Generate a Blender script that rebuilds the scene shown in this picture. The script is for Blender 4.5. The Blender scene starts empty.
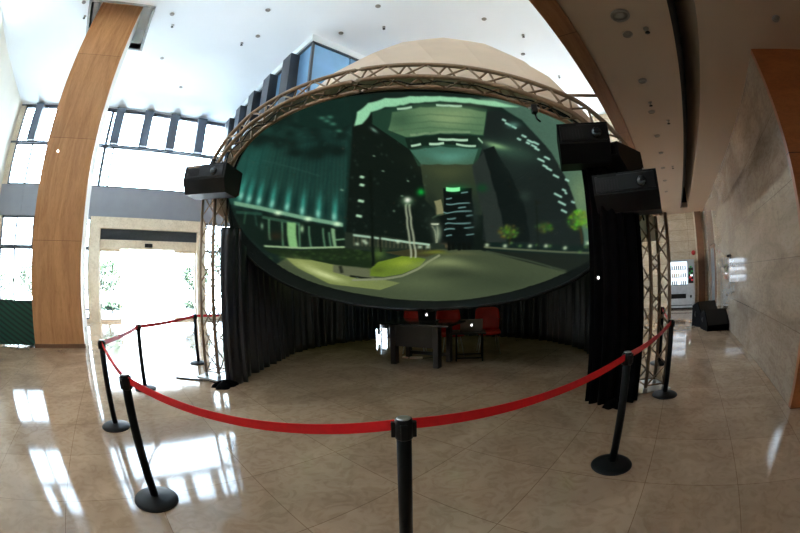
import bpy, math, random
import numpy as np
from mathutils import Vector, Matrix
R = math.radians
random.seed(7)
C = bpy.context.scene.collection
EYE = 1.48
HEAD = R(44.3)              # the photographer looks along the room's diagonal
SH, CH = math.sin(HEAD), math.cos(HEAD)
def cw(x, y):               # metres right / ahead of the photographer -> room X, Y
    return (x*SH + y*CH, -x*CH + y*SH)
AX = R(12.9)                # the dome opens a little to the photographer's left
def fw(s, n):               # metres across / into the dome -> room X, Y
    return cw(s*math.cos(AX) + n*math.sin(AX), -s*math.sin(AX) + n*math.cos(AX))
DOME_ROT = -(math.pi/2 - HEAD) - AX    # heading of the dome's cross axis in the room
CAM_ROT = -(math.pi/2 - HEAD)

# ------------------------------------------------------------------ materials
def lin(c):
    return tuple(((v/255)/12.92 if v/255 <= .04045 else ((v/255+.055)/1.055)**2.4) for v in c)
def nodes(name):
    m = bpy.data.materials.new(name); m.use_nodes = True
    nt = m.node_tree; b = nt.nodes['Principled BSDF']
    return m, nt, b
def mat(name, col, rough=.5, metal=0, vary=.12, scale=8, spec=.5, coat=0, emit=None, es=0, sheen=0):
    m, nt, b = nodes(name)
    tc = nt.nodes.new('ShaderNodeTexCoord'); no = nt.nodes.new('ShaderNodeTexNoise')
    no.inputs['Scale'].default_value = scale; no.inputs['Detail'].default_value = 4
    rp = nt.nodes.new('ShaderNodeValToRGB'); a = lin(col)
    rp.color_ramp.elements[0].position = .3; rp.color_ramp.elements[1].position = .7
    rp.color_ramp.elements[0].color = tuple(v*(1-vary) for v in a)+(1,)
    rp.color_ramp.elements[1].color = tuple(min(1, v*(1+vary)) for v in a)+(1,)
    nt.links.new(tc.outputs['Object'], no.inputs['Vector']); nt.links.new(no.outputs['Fac'], rp.inputs['Fac'])
    nt.links.new(rp.outputs['Color'], b.inputs['Base Color'])
    b.inputs['Roughness'].default_value = rough; b.inputs['Metallic'].default_value = metal
    b.inputs['Specular IOR Level'].default_value = spec; b.inputs['Coat Weight'].default_value = coat
    b.inputs['Coat Roughness'].default_value = .05
    if sheen: b.inputs['Sheen Weight'].default_value = sheen
    if emit:
        b.inputs['Emission Color'].default_value = lin(emit)+(1,); b.inputs['Emission Strength'].default_value = es
    return m
def stone(name, c1, c2, rough=.1, tile=None, joint=(90, 80, 65), vein=1.2, axes='XY', spec=.5, stretch=(1, 1, 1), off=(0, 0), jw=.004):
    """polished stone: clouded veining, thin joints between slabs of size tile; axes say which plane the slabs lie in"""
    m, nt, b = nodes(name); N = nt.nodes; K = nt.links
    tc = N.new('ShaderNodeTexCoord'); mp = N.new('ShaderNodeMapping'); mp.inputs['Scale'].default_value = stretch
    K.new(tc.outputs['Object'], mp.inputs['Vector'])
    n1 = N.new('ShaderNodeTexNoise'); n1.inputs['Scale'].default_value = vein; n1.inputs['Detail'].default_value = 8; n1.inputs['Distortion'].default_value = 1.4
    K.new(mp.outputs['Vector'], n1.inputs['Vector'])
    n2 = N.new('ShaderNodeTexNoise'); n2.inputs['Scale'].default_value = vein*7; n2.inputs['Detail'].default_value = 6; n2.inputs['Distortion'].default_value = 2
    K.new(mp.outputs['Vector'], n2.inputs['Vector'])
    r1 = N.new('ShaderNodeValToRGB'); r1.color_ramp.elements[0].position = .35; r1.color_ramp.elements[1].position = .65
    r1.color_ramp.elements[0].color = lin(c1)+(1,); r1.color_ramp.elements[1].color = lin(c2)+(1,)
    K.new(n1.outputs['Fac'], r1.inputs['Fac'])
    mx = N.new('ShaderNodeMix'); mx.data_type = 'RGBA'; mx.blend_type = 'MULTIPLY'; mx.inputs[0].default_value = .5
    r2 = N.new('ShaderNodeValToRGB'); r2.color_ramp.elements[0].position = .38; r2.color_ramp.elements[0].color = (.72, .68, .62, 1); r2.color_ramp.elements[1].position = .55
    K.new(n2.outputs['Fac'], r2.inputs['Fac']); K.new(r1.outputs['Color'], mx.inputs[6]); K.new(r2.outputs['Color'], mx.inputs[7])
    out = mx.outputs[2]
    if tile:
        sx = N.new('ShaderNodeSeparateXYZ'); cx = N.new('ShaderNodeCombineXYZ'); K.new(tc.outputs['Object'], sx.inputs[0])
        for i, a in enumerate(axes):
            ad = N.new('ShaderNodeMath'); ad.operation = 'ADD'; ad.inputs[1].default_value = off[i]
            K.new(sx.outputs['XYZ'.index(a)], ad.inputs[0]); K.new(ad.outputs[0], cx.inputs[i])
        bk = N.new('ShaderNodeTexBrick'); bk.offset = 0; bk.inputs['Scale'].default_value = 1
        bk.inputs['Brick Width'].default_value = tile[0]; bk.inputs['Row Height'].default_value = tile[1]
        bk.inputs['Mortar Size'].default_value = jw; bk.inputs['Mortar Smooth'].default_value = .1
        bk.inputs['Color1'].default_value = (1, 1, 1, 1); bk.inputs['Color2'].default_value = (.88, .87, .86, 1)
        j = lin(joint); bk.inputs['Mortar'].default_value = j+(1,)
        K.new(cx.outputs[0], bk.inputs['Vector'])
        m2 = N.new('ShaderNodeMix'); m2.data_type = 'RGBA'; m2.blend_type = 'MULTIPLY'; m2.inputs[0].default_value = 1
        K.new(out, m2.inputs[6]); K.new(bk.outputs['Color'], m2.inputs[7]); out = m2.outputs[2]
    K.new(out, b.inputs['Base Color'])
    b.inputs['Roughness'].default_value = rough; b.inputs['Specular IOR Level'].default_value = spec
    return m
def glass(name, tint=(.93, .97, 1)):
    m = bpy.data.materials.new(name); m.use_nodes = True; nt = m.node_tree; nt.nodes.clear()
    o = nt.nodes.new('ShaderNodeOutputMaterial'); mx = nt.nodes.new('ShaderNodeMixShader')
    t = nt.nodes.new('ShaderNodeBsdfTransparent'); g = nt.nodes.new('ShaderNodeBsdfGlossy'); f = nt.nodes.new('ShaderNodeFresnel')
    t.inputs[0].default_value = tint+(1,); g.inputs['Roughness'].default_value = .02; f.inputs[0].default_value = 1.3
    nt.links.new(f.outputs[0], mx.inputs[0]); nt.links.new(t.outputs[0], mx.inputs[1]); nt.links.new(g.outputs[0], mx.inputs[2])
    nt.links.new(mx.outputs[0], o.inputs[0]); return m
M = dict(
 floor=stone('polished_beige_marble_floor', (168, 140, 114), (194, 166, 138), .07, (.8, .8), (196, 186, 172), .9, 'XY', .55, jw=.003),
 wall_marble=stone('polished_travertine_wall', (148, 132, 116), (174, 160, 144), .05, (1.2, .78), (196, 190, 182), .55, 'XZ', .6, (1, 1, 3.2)),
 back_marble=stone('travertine_back_wall', (196, 178, 152), (214, 198, 174), .25, (.9, .45), (130, 115, 95), .8, 'YZ', .4, (1, 1, 3)),
 pillar=stone('brown_stone_cladding', (178, 128, 86), (200, 150, 106), .35, (3, 2.5), (120, 84, 54), 1.3, 'XZ', .3, (3, 3, .35), (4.2, .04)),
 end_stone=stone('rust_brown_stone_cladding', (140, 78, 40), (160, 94, 52), .3, (3, 1.3), (90, 60, 40), .8, 'YZ', .35, (1, 1, 4)),
 beam_stone=stone('beam_brown_stone', (140, 98, 68), (160, 114, 80), .4, (3, 1.2), (100, 72, 50), 1.3, 'XY', .3, (.35, 3, 3)),
 fin_dark=mat('charcoal_fin', (48, 52, 60), .45, vary=.1, scale=3),
 surround=stone('cream_stone_surround', (222, 208, 186), (236, 224, 204), .35, None),
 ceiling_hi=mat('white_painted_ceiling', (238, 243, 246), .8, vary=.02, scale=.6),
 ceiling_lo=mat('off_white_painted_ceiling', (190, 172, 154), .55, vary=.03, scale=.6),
 plaster=mat('cream_plaster', (226, 220, 206), .8, vary=.03, scale=1),
 slot=mat('charcoal_slot_paint', (34, 32, 30), .7),
 joint=mat('ceiling_joint_grey', (150, 152, 150), .8),
 spandrel=mat('slate_grey_panel', (142, 146, 156), .45, vary=.05, scale=2),
 fin=mat('dark_grey_fin', (84, 94, 108), .45, vary=.1, scale=3),
 frame=mat('window_frame_grey', (84, 92, 102), .4, metal=.3),
 blue_pane=mat('blue_glazing', (128, 176, 220), .12, vary=.25, scale=.5, coat=.6),
 glass=glass('clear_glass'),
 vent=mat('dark_louvre', (62, 70, 78), .6),
 black=mat('black_plastic', (10, 10, 11), .4, spec=.35),
 blackm=mat('black_powder_coat', (9, 9, 10), .55, spec=.25),
 rubber=mat('black_rubber', (12, 12, 12), .7),
 steel=mat('brushed_steel', (190, 190, 188), .3, metal=.9),
 alu=mat('weathered_aluminium_truss', (150, 124, 100), .42, metal=.45, vary=.12, scale=20),
 cloth=mat('black_satin_curtain', (20, 23, 34), .34, vary=.5, scale=3, spec=.75),
 cloth_blue_lit=mat('black_curtain_blue_light', (22, 34, 58), .34, vary=.6, scale=3, spec=.75),  # black curtain; blue daylight through the cloth is put into its colour
 velvet=mat('black_drape_cloth', (7, 6, 7), .95, vary=.3, spec=.1),
 tent=mat('off_white_dome_fabric', (222, 200, 180), .75, vary=.05, scale=1.2),
 red=mat('red_belt_webbing', (232, 4, 24), .5, vary=.05, scale=30),
 redchair=mat('red_moulded_plastic', (196, 22, 14), .35),
 desk=mat('dark_brown_laminate', (38, 30, 26), .4),
 desktop=mat('dark_blue_grey_glass_top', (26, 36, 42), .12, coat=.5),
 laptop=mat('dark_aluminium_lid', (128, 120, 114), .4, metal=.3),
 logo=mat('lit_emblem', (250, 250, 250), .5, emit=(255, 250, 250), es=2.2),
 led=mat('lit_lamp', (255, 255, 255), .5, emit=(255, 255, 250), es=6),
 vend=mat('vending_machine_enamel', (176, 180, 184), .3),
 vlight=mat('vending_backlight', (250, 252, 255), .5, emit=(246, 250, 255), es=1.9),
 bell=mat('red_enamel', (170, 24, 20), .35),
 green=mat('green_button', (30, 120, 60), .4, emit=(30, 150, 70), es=.3),
 signred=mat('red_button', (190, 40, 50), .4, emit=(200, 50, 60), es=.35),
 can_dark=mat('dark_drink_can', (50, 36, 40), .3), can_or=mat('orange_drink_can', (236, 150, 40), .3), can_yel=mat('yellow_drink_can', (236, 196, 70), .3),
 door=mat('grey_steel_door', (96, 102, 104), .35), trim=mat('brown_stone_trim', (120, 84, 60), .4),
 lamp=mat('dim_lamp_lens', (150, 148, 140), .35), ring=mat('satin_lamp_ring', (150, 146, 140), .35, metal=.5),
 greenpanel=None, paving=mat('pale_paving', (210, 214, 216), .8, vary=.06, scale=2),
 bark=mat('tree_bark', (110, 92, 70), .9), soil=mat('planting_soil', (120, 104, 80), .95),
)
def striped_green():
    m, nt, b = nodes('dark_green_diagonal_fabric'); N = nt.nodes; K = nt.links
    tc = N.new('ShaderNodeTexCoord'); w = N.new('ShaderNodeTexWave'); mp = N.new('ShaderNodeMapping'); mp.inputs['Rotation'].default_value = (0, R(62), 0)
    w.inputs['Scale'].default_value = 2.6; w.bands_direction = 'X'; r = N.new('ShaderNodeValToRGB')
    r.color_ramp.elements[0].color = lin((6, 34, 28))+(1,); r.color_ramp.elements[1].color = lin((14, 74, 58))+(1,); r.color_ramp.elements[1].position = .7
    K.new(tc.outputs['Object'], mp.inputs[0]); K.new(mp.outputs[0], w.inputs['Vector']); K.new(w.outputs['Fac'], r.inputs['Fac']); K.new(r.outputs['Color'], b.inputs['Base Color'])
    b.inputs['Roughness'].default_value = .6; return m
M['greenpanel'] = striped_green()
def leafmat(name, a, c):
    m = mat(name, a, .55, vary=.3, scale=3); b = m.node_tree.nodes['Principled BSDF']
    b.inputs['Subsurface Weight'].default_value = 0; return m
M['leaf'] = leafmat('fresh_green_leaf', (28, 50, 20), None); M['leaf2'] = leafmat('deep_green_leaf', (20, 38, 15), None)

# ------------------------------------------------------------------ mesh building
class MB:
    def __init__(s): s.v = []; s.f = []; s.sm = []
    def add(s, vs, fs, smooth=False, mx=None):
        k = len(s.v)
        for v in vs:
            v = Vector(v); s.v.append(tuple(mx @ v) if mx else tuple(v))
        for f in fs: s.f.append([k+i for i in f]); s.sm.append(smooth)
        return s
    def box(s, lo, hi, mx=None, bev=0):
        x0, y0, z0 = lo; x1, y1, z1 = hi
        if not bev:
            return s.add([(x0,y0,z0),(x1,y0,z0),(x1,y1,z0),(x0,y1,z0),(x0,y0,z1),(x1,y0,z1),(x1,y1,z1),(x0,y1,z1)],
                  [(0,3,2,1),(4,5,6,7),(0,1,5,4),(1,2,6,5),(2,3,7,6),(3,0,4,7)], mx=mx)
        b = min(bev, (x1-x0)/2.01, (y1-y0)/2.01, (z1-z0)/2.01)
        def ring(i, z): return [(x0+b*(1+(.0 if 1 else 0))*0+b if c in (0,) else 0 for c in ()) for _ in ()]
        def oct_(d, z):
            a0, a1, c0, c1 = x0+d, x1-d, y0+d, y1-d; e = b
            return [(a0+e,c0,z),(a1-e,c0,z),(a1,c0+e,z),(a1,c1-e,z),(a1-e,c1,z),(a0+e,c1,z),(a0,c1-e,z),(a0,c0+e,z)]
        h = b*.7
        L = [oct_(h, z0), oct_(0, z0+h), oct_(0, z1-h), oct_(h, z1)]
        vs = [p for l in L for p in l]; fs = [tuple(range(7, -1, -1)), tuple(range(24, 32))]
        for r in range(3):
            for i in range(8): fs.append((r*8+i, r*8+(i+1) % 8, (r+1)*8+(i+1) % 8, (r+1)*8+i))
        return s.add(vs, fs, mx=mx)
    def tube(s, path, r, seg=8, closed=False, cap=True, mx=None):
        P = [Vector(p) for p in path]; n = len(P); vs = []; fs = []
        rs = r if isinstance(r, (list, tuple)) else [r]*n
        up = None
        for i, p in enumerate(P):
            t = (P[(i+1) % n]-P[i-1]) if closed else (P[min(i+1, n-1)]-P[max(i-1, 0)])
            t.normalize()
            if up is None: up = Vector((0,0,1)) if abs(t.z) < .9 else Vector((1,0,0))
            a = t.cross(up)
            if a.length < 1e-4: a = t.cross(Vector((0,1,0)))
            a.normalize(); b = t.cross(a); up = -b if False else up
            for k in range(seg):
                q = 2*math.pi*k/seg; vs.append(p+(a*math.cos(q)+b*math.sin(q))*rs[i])
        m = n if closed else n-1
        for i in range(m):
            for k in range(seg):
                j = (i+1) % n; fs.append((i*seg+k, i*seg+(k+1) % seg, j*seg+(k+1) % seg, j*seg+k))
        s.add(vs, fs, True, mx)
        if cap and not closed:
            k0 = len(s.v)-len(vs); s.f.append([k0+k for k in range(seg-1, -1, -1)]); s.sm.append(False)
            s.f.append([k0+(n-1)*seg+k for k in range(seg)]); s.sm.append(False)
        return s
    def lathe(s, prof, seg=28, mx=None, smooth=True):
        vs = []; fs = []
        for r, z in prof:
            for k in range(seg): q = 2*math.pi*k/seg; vs.append((r*math.cos(q), r*math.sin(q), z))
        for i in range(len(prof)-1):
            for k in range(seg): fs.append((i*seg+k, i*seg+(k+1) % seg, (i+1)*seg+(k+1) % seg, (i+1)*seg+k))
        fs.append(tuple(range(seg-1, -1, -1))); fs.append(tuple((len(prof)-1)*seg+k for k in range(seg)))
        return s.add(vs, fs, smooth, mx)
    def prism(s, poly, d0, d1, mx=None, axis='x'):
        n = len(poly); P = lambda a, b, d: {'x': (d, a, b), 'y': (a, d, b), 'z': (a, b, d)}[axis]
        vs = [P(a, b, d0) for a, b in poly]+[P(a, b, d1) for a, b in poly]
        fs = [tuple(range(n-1, -1, -1)), tuple(range(n, 2*n))]+[(i, (i+1) % n, n+(i+1) % n, n+i) for i in range(n)]
        return s.add(vs, fs, mx=mx)
    def grid(s, fn, nu, nv, smooth=True, flip=False):
        vs = [fn(i/(nu-1), j/(nv-1)) for j in range(nv) for i in range(nu)]; fs = []
        for j in range(nv-1):
            for i in range(nu-1):
                q = (j*nu+i, j*nu+i+1, (j+1)*nu+i+1, (j+1)*nu+i); fs.append(q[::-1] if flip else q)
        return s.add(vs, fs, smooth)
    def build(s, name, m, parent=None, loc=None, rot=None, fix=True):
        me = bpy.data.meshes.new(name); me.from_pydata(s.v, [], s.f); me.update()
        for p, q in zip(me.polygons, s.sm): p.use_smooth = q
        if fix:
            import bmesh
            bm = bmesh.new(); bm.from_mesh(me); bmesh.ops.recalc_face_normals(bm, faces=bm.faces); bm.to_mesh(me); bm.free()
        me.materials.append(M[m] if isinstance(m, str) else m)
        o = bpy.data.objects.new(name, me); C.objects.link(o)
        if loc: o.location = loc
        if rot is not None: o.rotation_euler = (0, 0, rot) if not isinstance(rot, tuple) else rot
        if parent: o.parent = parent
        return o
def tag(o, label, cat, group=None, kind=None):
    o['label'] = label; o['category'] = cat
    if group: o['group'] = group
    if kind: o['kind'] = kind
    return o
def thing(name, label, cat, loc=(0,0,0), rot=0, group=None):
    o = bpy.data.objects.new(name, None); C.objects.link(o); o.location = loc; o.rotation_euler = (0, 0, rot)
    o.empty_display_size = .1
    return tag(o, label, cat, group)
def dup(root, loc, rot=None, label=None):
    r = root.copy(); C.objects.link(r); r.location = loc
    if rot is not None: r.rotation_euler = (0, 0, rot)
    if label: r['label'] = label
    for ch in list(root.children):
        c = ch.copy(); C.objects.link(c); c.parent = r
        for g in list(ch.children):
            d = g.copy(); C.objects.link(d); d.parent = c
    return r
def struct(o): o['kind'] = 'structure'; return o
def bx(name, m, lo, hi, parent=None, bev=0):
    c = [(a+b)/2 for a, b in zip(lo, hi)] if parent is None else [0,0,0]
    return MB().box([a-k for a, k in zip(lo, c)], [a-k for a, k in zip(hi, c)], bev=bev).build(name, m, parent, tuple(c) if parent is None else None)
def sb(name, m, lo, hi, parent=None): 
    o = MB().box(lo, hi).build(name, m, parent); return struct(o) if parent is None else o
def tm(loc, rz=0, rx=0, ry=0): return Matrix.Translation(loc) @ Matrix.Rotation(rz, 4, 'Z') @ Matrix.Rotation(rx, 4, 'X') @ Matrix.Rotation(ry, 4, 'Y')

# ------------------------------------------------------------------ the hall
X0, X1 = -6.5, 15.9           # rear end wall, far end wall
YW, YR = 15.2, -1.73          # window wall, polished wall on the right
LOW, HIGH = 3.86, 8.8
sb('floor', 'floor', (X0, -6.5, -.2), (X1, YW, 0))
sb('wall_right', 'wall_marble', (3.95, YR-.35, 0), (X1, YR, LOW+.3))
sb('trim_1', 'end_stone', (3.86, -6.5, 0), (3.95, YR, LOW))            # brown end of the right wall, facing back
sb('wall_side', 'plaster', (X0, -6.7, 0), (3.95, -6.5, LOW))
sb('wall_rear', 'plaster', (X0-.2, -6.7, 0), (X0, YW+.3, 7.95)); sb('wall_rear_top', 'plaster', (X0-.2, -6.7, 8.6), (X0, YW+.3, HIGH+.2))
sb('wall_rear_low_side', 'plaster', (X0-.2, -6.7, 7.95), (X0, 1.2, 8.6)); sb('wall_rear_far_side', 'plaster', (X0-.2, 9.0, 7.95), (X0, YW+.3, 8.6))
c = MB(); c.box((X0-.14, 1.2, 7.95), (X0-.06, 9.0, 8.0)); c.box((X0-.14, 1.2, 8.5), (X0-.06, 9.0, 8.6))
for y in (1.2, 3.12, 5.06, 7.0, 8.92): c.box((X0-.14, y, 8.0), (X0-.06, y+.08, 8.5))
struct(c.build('window_20', 'frame'))  # unseen clerestory, added only to brighten the high ceiling
w = MB().box((X1, YR-.35, 0), (X1+.2, YW+.3, 5.6)).box((X1, YR-.35, 8.6), (X1+.2, YW+.3, HIGH+.2)).box((X1, YR-.35, 5.6), (X1+.2, 3.0, 8.6)).box((X1, 7.4, 5.6), (X1+.2, YW+.3, 8.6)).build('wall_back', 'back_marble'); struct(w)
c = MB()
for y in (3.0, 4.4, 5.85, 7.3): c.box((X1+.05, y, 5.6), (X1+.13, y+.1, 8.6))
c.box((X1+.05, 3.1, 7.1), (X1+.13, 7.3, 7.18)); struct(c.build('window_21', 'frame'))  # opening and frame added behind the dome to light the high ceiling
sb('trim_2', 'trim', (X1-.1, -1.62, 0), (X1, -1.3, LOW)); 
sb('trim_3', 'surround', (X1-.11, -1.3, 0), (X1, -1.24, LOW))
# low ceiling with its long dark slot
c = MB()
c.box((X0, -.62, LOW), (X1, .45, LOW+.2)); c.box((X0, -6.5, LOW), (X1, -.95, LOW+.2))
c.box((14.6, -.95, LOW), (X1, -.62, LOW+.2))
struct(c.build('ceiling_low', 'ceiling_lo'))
c = MB(); c.box((X0, -.96, LOW+.8), (14.66, -.61, LOW+.85)); c.box((X0, -.66, LOW+.0), (14.6, -.621, LOW+.8)); c.box((14.6, -.96, LOW+.19), (14.66, -.61, LOW+.8))
struct(c.build('trim_4', 'slot'))
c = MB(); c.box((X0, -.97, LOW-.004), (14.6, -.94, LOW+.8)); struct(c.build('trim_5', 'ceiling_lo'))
# brown stone beam along the edge of the low ceiling, the storey above it
sb('trim_6', 'beam_stone', (X0, .45, LOW-.03), (X1, .67, LOW+.25))
sb('wall_balcony', 'plaster', (X0, .45, LOW+.25), (X1, .66, HIGH+.2))
# high ceiling, with a recess where the pillar passes through
c = MB(); hx0, hx1, hy0, hy1 = -2.78, -.72, 8.36, 10.5
c.box((X0, .66, HIGH), (X1, hy0, HIGH+.2)); c.box((X0, hy1, HIGH), (X1, YW, HIGH+.2)); c.box((X0, hy0, HIGH), (hx0, hy1, HIGH+.2)); c.box((hx1, hy0, HIGH), (X1, hy1, HIGH+.2))
c.box((hx0-.02, hy0-.02, HIGH+.8), (hx1+.02, hy1+.02, HIGH+.85))
for lo, hi in (((hx0-.06, hy0-.06), (hx0, hy1+.06)), ((hx1, hy0-.06), (hx1+.06, hy1+.06)), ((hx0, hy0-.06), (hx1, hy0)), ((hx0, hy1), (hx1, hy1+.06))):
    c.box((*lo, HIGH-.0), (*hi, HIGH+.8))
struct(c.build('ceiling', 'ceiling_hi'))
c = MB()
for lo, hi in (((hx0-.1, hy0-.1), (hx0-.02, hy1+.1)), ((hx1+.02, hy0-.1), (hx1+.1, hy1+.1)), ((hx0-.1, hy0-.1), (hx1+.1, hy0-.02)), ((hx0-.1, hy1+.02), (hx1+.1, hy1+.1))):
    c.box((*lo, HIGH-.02), (*hi, HIGH))
struct(c.build('trim_7', 'joint'))
# pillar: brown stone face, return coloured pale to stand for bright daylight on it
p = thing('clad_pillar', 'tall brown stone clad pillar rising from the floor into the high ceiling on the left', 'pillar', (-1.85, 9.8, 0))
MB().box((-.76, -.71, 0), (.73, -.6, 9.5)).build('stone_face', 'pillar', p)
MB().box((-.76, -.6, 0), (.73, .45, 9.5)).build('daylight_pale_core', 'plaster', p)['label'] = 'side of the pillar facing the windows, coloured pale for the daylight on it'
MB().box((-.79, -.73, 0), (.755, -.71, .1)).build('skirting', 'trim', p)
k = MB(); k.box((.73, -.1, .30), (.745, -.02, .42)); k.build('wall_socket', 'black', p)
bulb = MB().lathe([(.001, 0), (.03, .0), (.03, .02), (.001, .025)], 12, tm((-.36, -.71, 4.6), 0, R(90))).build('small_lamp', 'led', p)

# window wall -------------------------------------------------------
def wallpiece(name, m, x0, x1, z0, z1, y0=YW, y1=YW+.25): return sb(name, m, (x0, y0, z0), (x1, y1, z1))
c = MB(); x = X0
while x < X1:
    xe = min(x+1.36, X1); c.box((x+.012, YW-.02, 4.06), (xe-.012, YW+.2, 5.3)); x += 1.36
c.box((X0, YW, 4.06), (X1, YW+.18, 5.3)); struct(c.build('wall_left', 'spandrel'))
n_win = 0
def window(x0, x1, z0, z1, mull=(), trans=(), fins=(), finw=.42, find=.34):
    global n_win; n_win += 1
    w = MB().box((x0, YW+.05, z0), (x1, YW+.16, z0+.07))
    w.box((x0, YW+.05, z1-.07), (x1, YW+.16, z1)); w.box((x0, YW+.05, z0), (x0+.07, YW+.16, z1)); w.box((x1-.07, YW+.05, z0), (x1, YW+.16, z1))
    for m_ in mull: w.box((m_-.035, YW+.05, z0), (m_+.035, YW+.16, z1))
    for t_ in trans: w.box((x0, YW+.04, t_-.045), (x1, YW+.16, t_+.045))
    o = struct(w.build('window_%d' % n_win, 'frame'))
    MB().box((x0+.07, YW+.1, z0+.07), (x1-.07, YW+.11, z1-.07)).build('pane', 'glass', o)
    for f in fins: MB().box((f-finw/2, YW-find+.04, z0+.0), (f+finw/2, YW+.04, z1)).build('fin', 'fin', o)
    return o
fx = [-.96, .45, 1.73, 3.1]
window(X0+.3, -1.35, 7.08, 8.72, fins=[-5.3, -3.9, -2.5])
window(-1.35, 4.9, 7.08, 8.72, fins=fx)
sb('trim_8', 'frame', (X0, YW-.02, 8.72), (X1, YW+.2, 8.77)); sb('wall_upper', 'ceiling_hi', (X0, YW, 8.77), (X1, YW+.25, HIGH+.2))
window(X0+.3, -1.35, 5.3, 7.06, mull=[-5.2, -3.9, -2.6]); window(-1.35, 4.9, 5.3, 7.06, mull=[-.93])
sb('trim_9', 'frame', (X0, YW-.06, 7.03), (4.9, YW+.05, 7.1))
sb('wall_upper_right', 'spandrel', (4.9, YW, 5.3), (X1, YW+.25, 8.72))
window(X0+.3, -1.5, 2.87, 4.06, mull=[-5.35, -4.4, -2.9]); window(X0+.3, -1.5, .12, 2.85, mull=[-5.35, -2.9], trans=(.5,))
window(3.78, 9.5, .1, 4.06, mull=[5.2, 6.6, 8.1], trans=(2.85,)); window(9.5, X1-.3, .1, 4.06, mull=[11, 12.5, 14], trans=(2.85,))
sb('wall_left_end', 'surround', (X0, YW, 0), (X0+.3, YW+.25, 8.72)); sb('trim_10', 'frame', (X0+.3, YW-.02, 2.8), (-1.5, YW+.05, 2.92))
sb('baseboard_left', 'surround', (X0+.3, YW, 0), (-1.5, YW+.2, .12)); sb('baseboard_left_far', 'surround', (3.78, YW, 0), (X1, YW+.2, .1))
# entrance: cream stone surround, louvre, header with sensor, sliding glass doors
c = MB(); c.box((-1.5, YW-.3, 0), (-1.0, YW+.3, 4.06)); c.box((3.4, YW-.3, 0), (3.78, YW+.3, 4.06)); c.box((-1.0, YW-.3, 3.62), (3.4, YW+.3, 4.06)); c.box((-1.0, YW-.12, 2.85), (3.4, YW+.2, 3.2))
o = struct(c.build('door_1', 'surround'))
c = MB(); c.box((-1.0, YW-.05, 3.2), (3.4, YW+.15, 3.62))
for i in range(9): c.box((-1.0, YW-.09, 3.22+i*.045), (3.4, YW-.05, 3.24+i*.045))
c.build('louvre', 'vent', o)
MB().box((1.05, YW-.19, 2.93), (1.4, YW-.12, 3.08), bev=.02).build('door_sensor', 'black', o)
for a, b in ((-1.0, -.05), (2.4, 3.4)):
    d = MB().box((a, YW+.02, .0), (a+.05, YW+.08, 2.85)); d.box((b-.05, YW+.02, 0), (b, YW+.08, 2.85)); d.box((a+.05, YW+.02, 0), (b-.05, YW+.08, .12)); d.box((a+.05, YW+.02, 2.75), (b-.05, YW+.08, 2.85))
    q = d.build('sliding_door_leaf', 'surround', o); MB().box((a+.05, YW+.04, .12), (b-.05, YW+.05, 2.75)).build('pane', 'glass', q)

# glazed upper storey standing out from the corner
c = MB(); c.box((4.42, 7.68, 5.6), (X1, YW, 5.75)); c.box((4.55, 7.8, 5.75), (X1, YW, HIGH)); struct(c.build('wall_upper_storey', 'fin'))
c = MB()
for i in range(7): c.box((4.42, 7.66+i*1.33+.03, 5.75), (4.5, min(7.66+(i+1)*1.33, YW)-.03, 8.5))
for i in range(8): c.box((4.4+i*1.43+.03, 7.68, 5.75), (min(4.4+(i+1)*1.43, X1)-.03, 7.76, 8.5))
o = struct(c.build('window_%d' % (n_win+1), 'blue_pane'))
c = MB(); c.box((4.38, 7.62, 8.5), (X1, 7.8, 8.56)); c.box((4.36, 7.62, 8.5), (4.5, YW, 8.56)); c.box((4.36, 7.62, 5.6), (4.44, 7.7, 8.5))
c.build('window_frame', 'frame', o)
sb('trim_11', 'ceiling_hi', (4.3, 7.58, 8.56), (X1, 7.8, HIGH)); sb('trim_12', 'ceiling_hi', (4.3, 7.8, 8.56), (4.56, YW, HIGH))
for y in (8.75, 10.2, 11.55, 12.9, 14.2): MB().box((4.1, y-.3, 5.75), (4.42, y+.22, 8.5)).build('fin', 'fin_dark', o)
# door in the right wall and small wall box
c = MB(); c.box((12.7, YR, 0), (12.8, YR+.03, 2.3)); c.box((13.9, YR, 0), (14.0, YR+.03, 2.3)); c.box((12.8, YR, 2.2), (13.9, YR+.03, 2.3))
o = struct(c.build('door_2', 'trim')); MB().box((12.8, YR, 0), (13.9, YR+.02, 2.2)).build('door_leaf', 'door', o)
MB().tube([(12.9, YR+.07, .95), (12.9, YR+.07, 1.1)], .012).build('door_handle', 'steel', o)
w = thing('wall_bracket', 'small dark bracket on the polished right wall above the reflected drinks', 'bracket', (9.4, YR, 1.78))
MB().box((-.06, 0, -.05), (.06, .02, .05)).build('back_plate', 'black', w); MB().lathe([(.001, 0), (.035, 0), (.03, .08), (.001, .09)], 12, tm((0, .02, 0), 0, R(-90))).build('camera_head', 'black', w)

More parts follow.
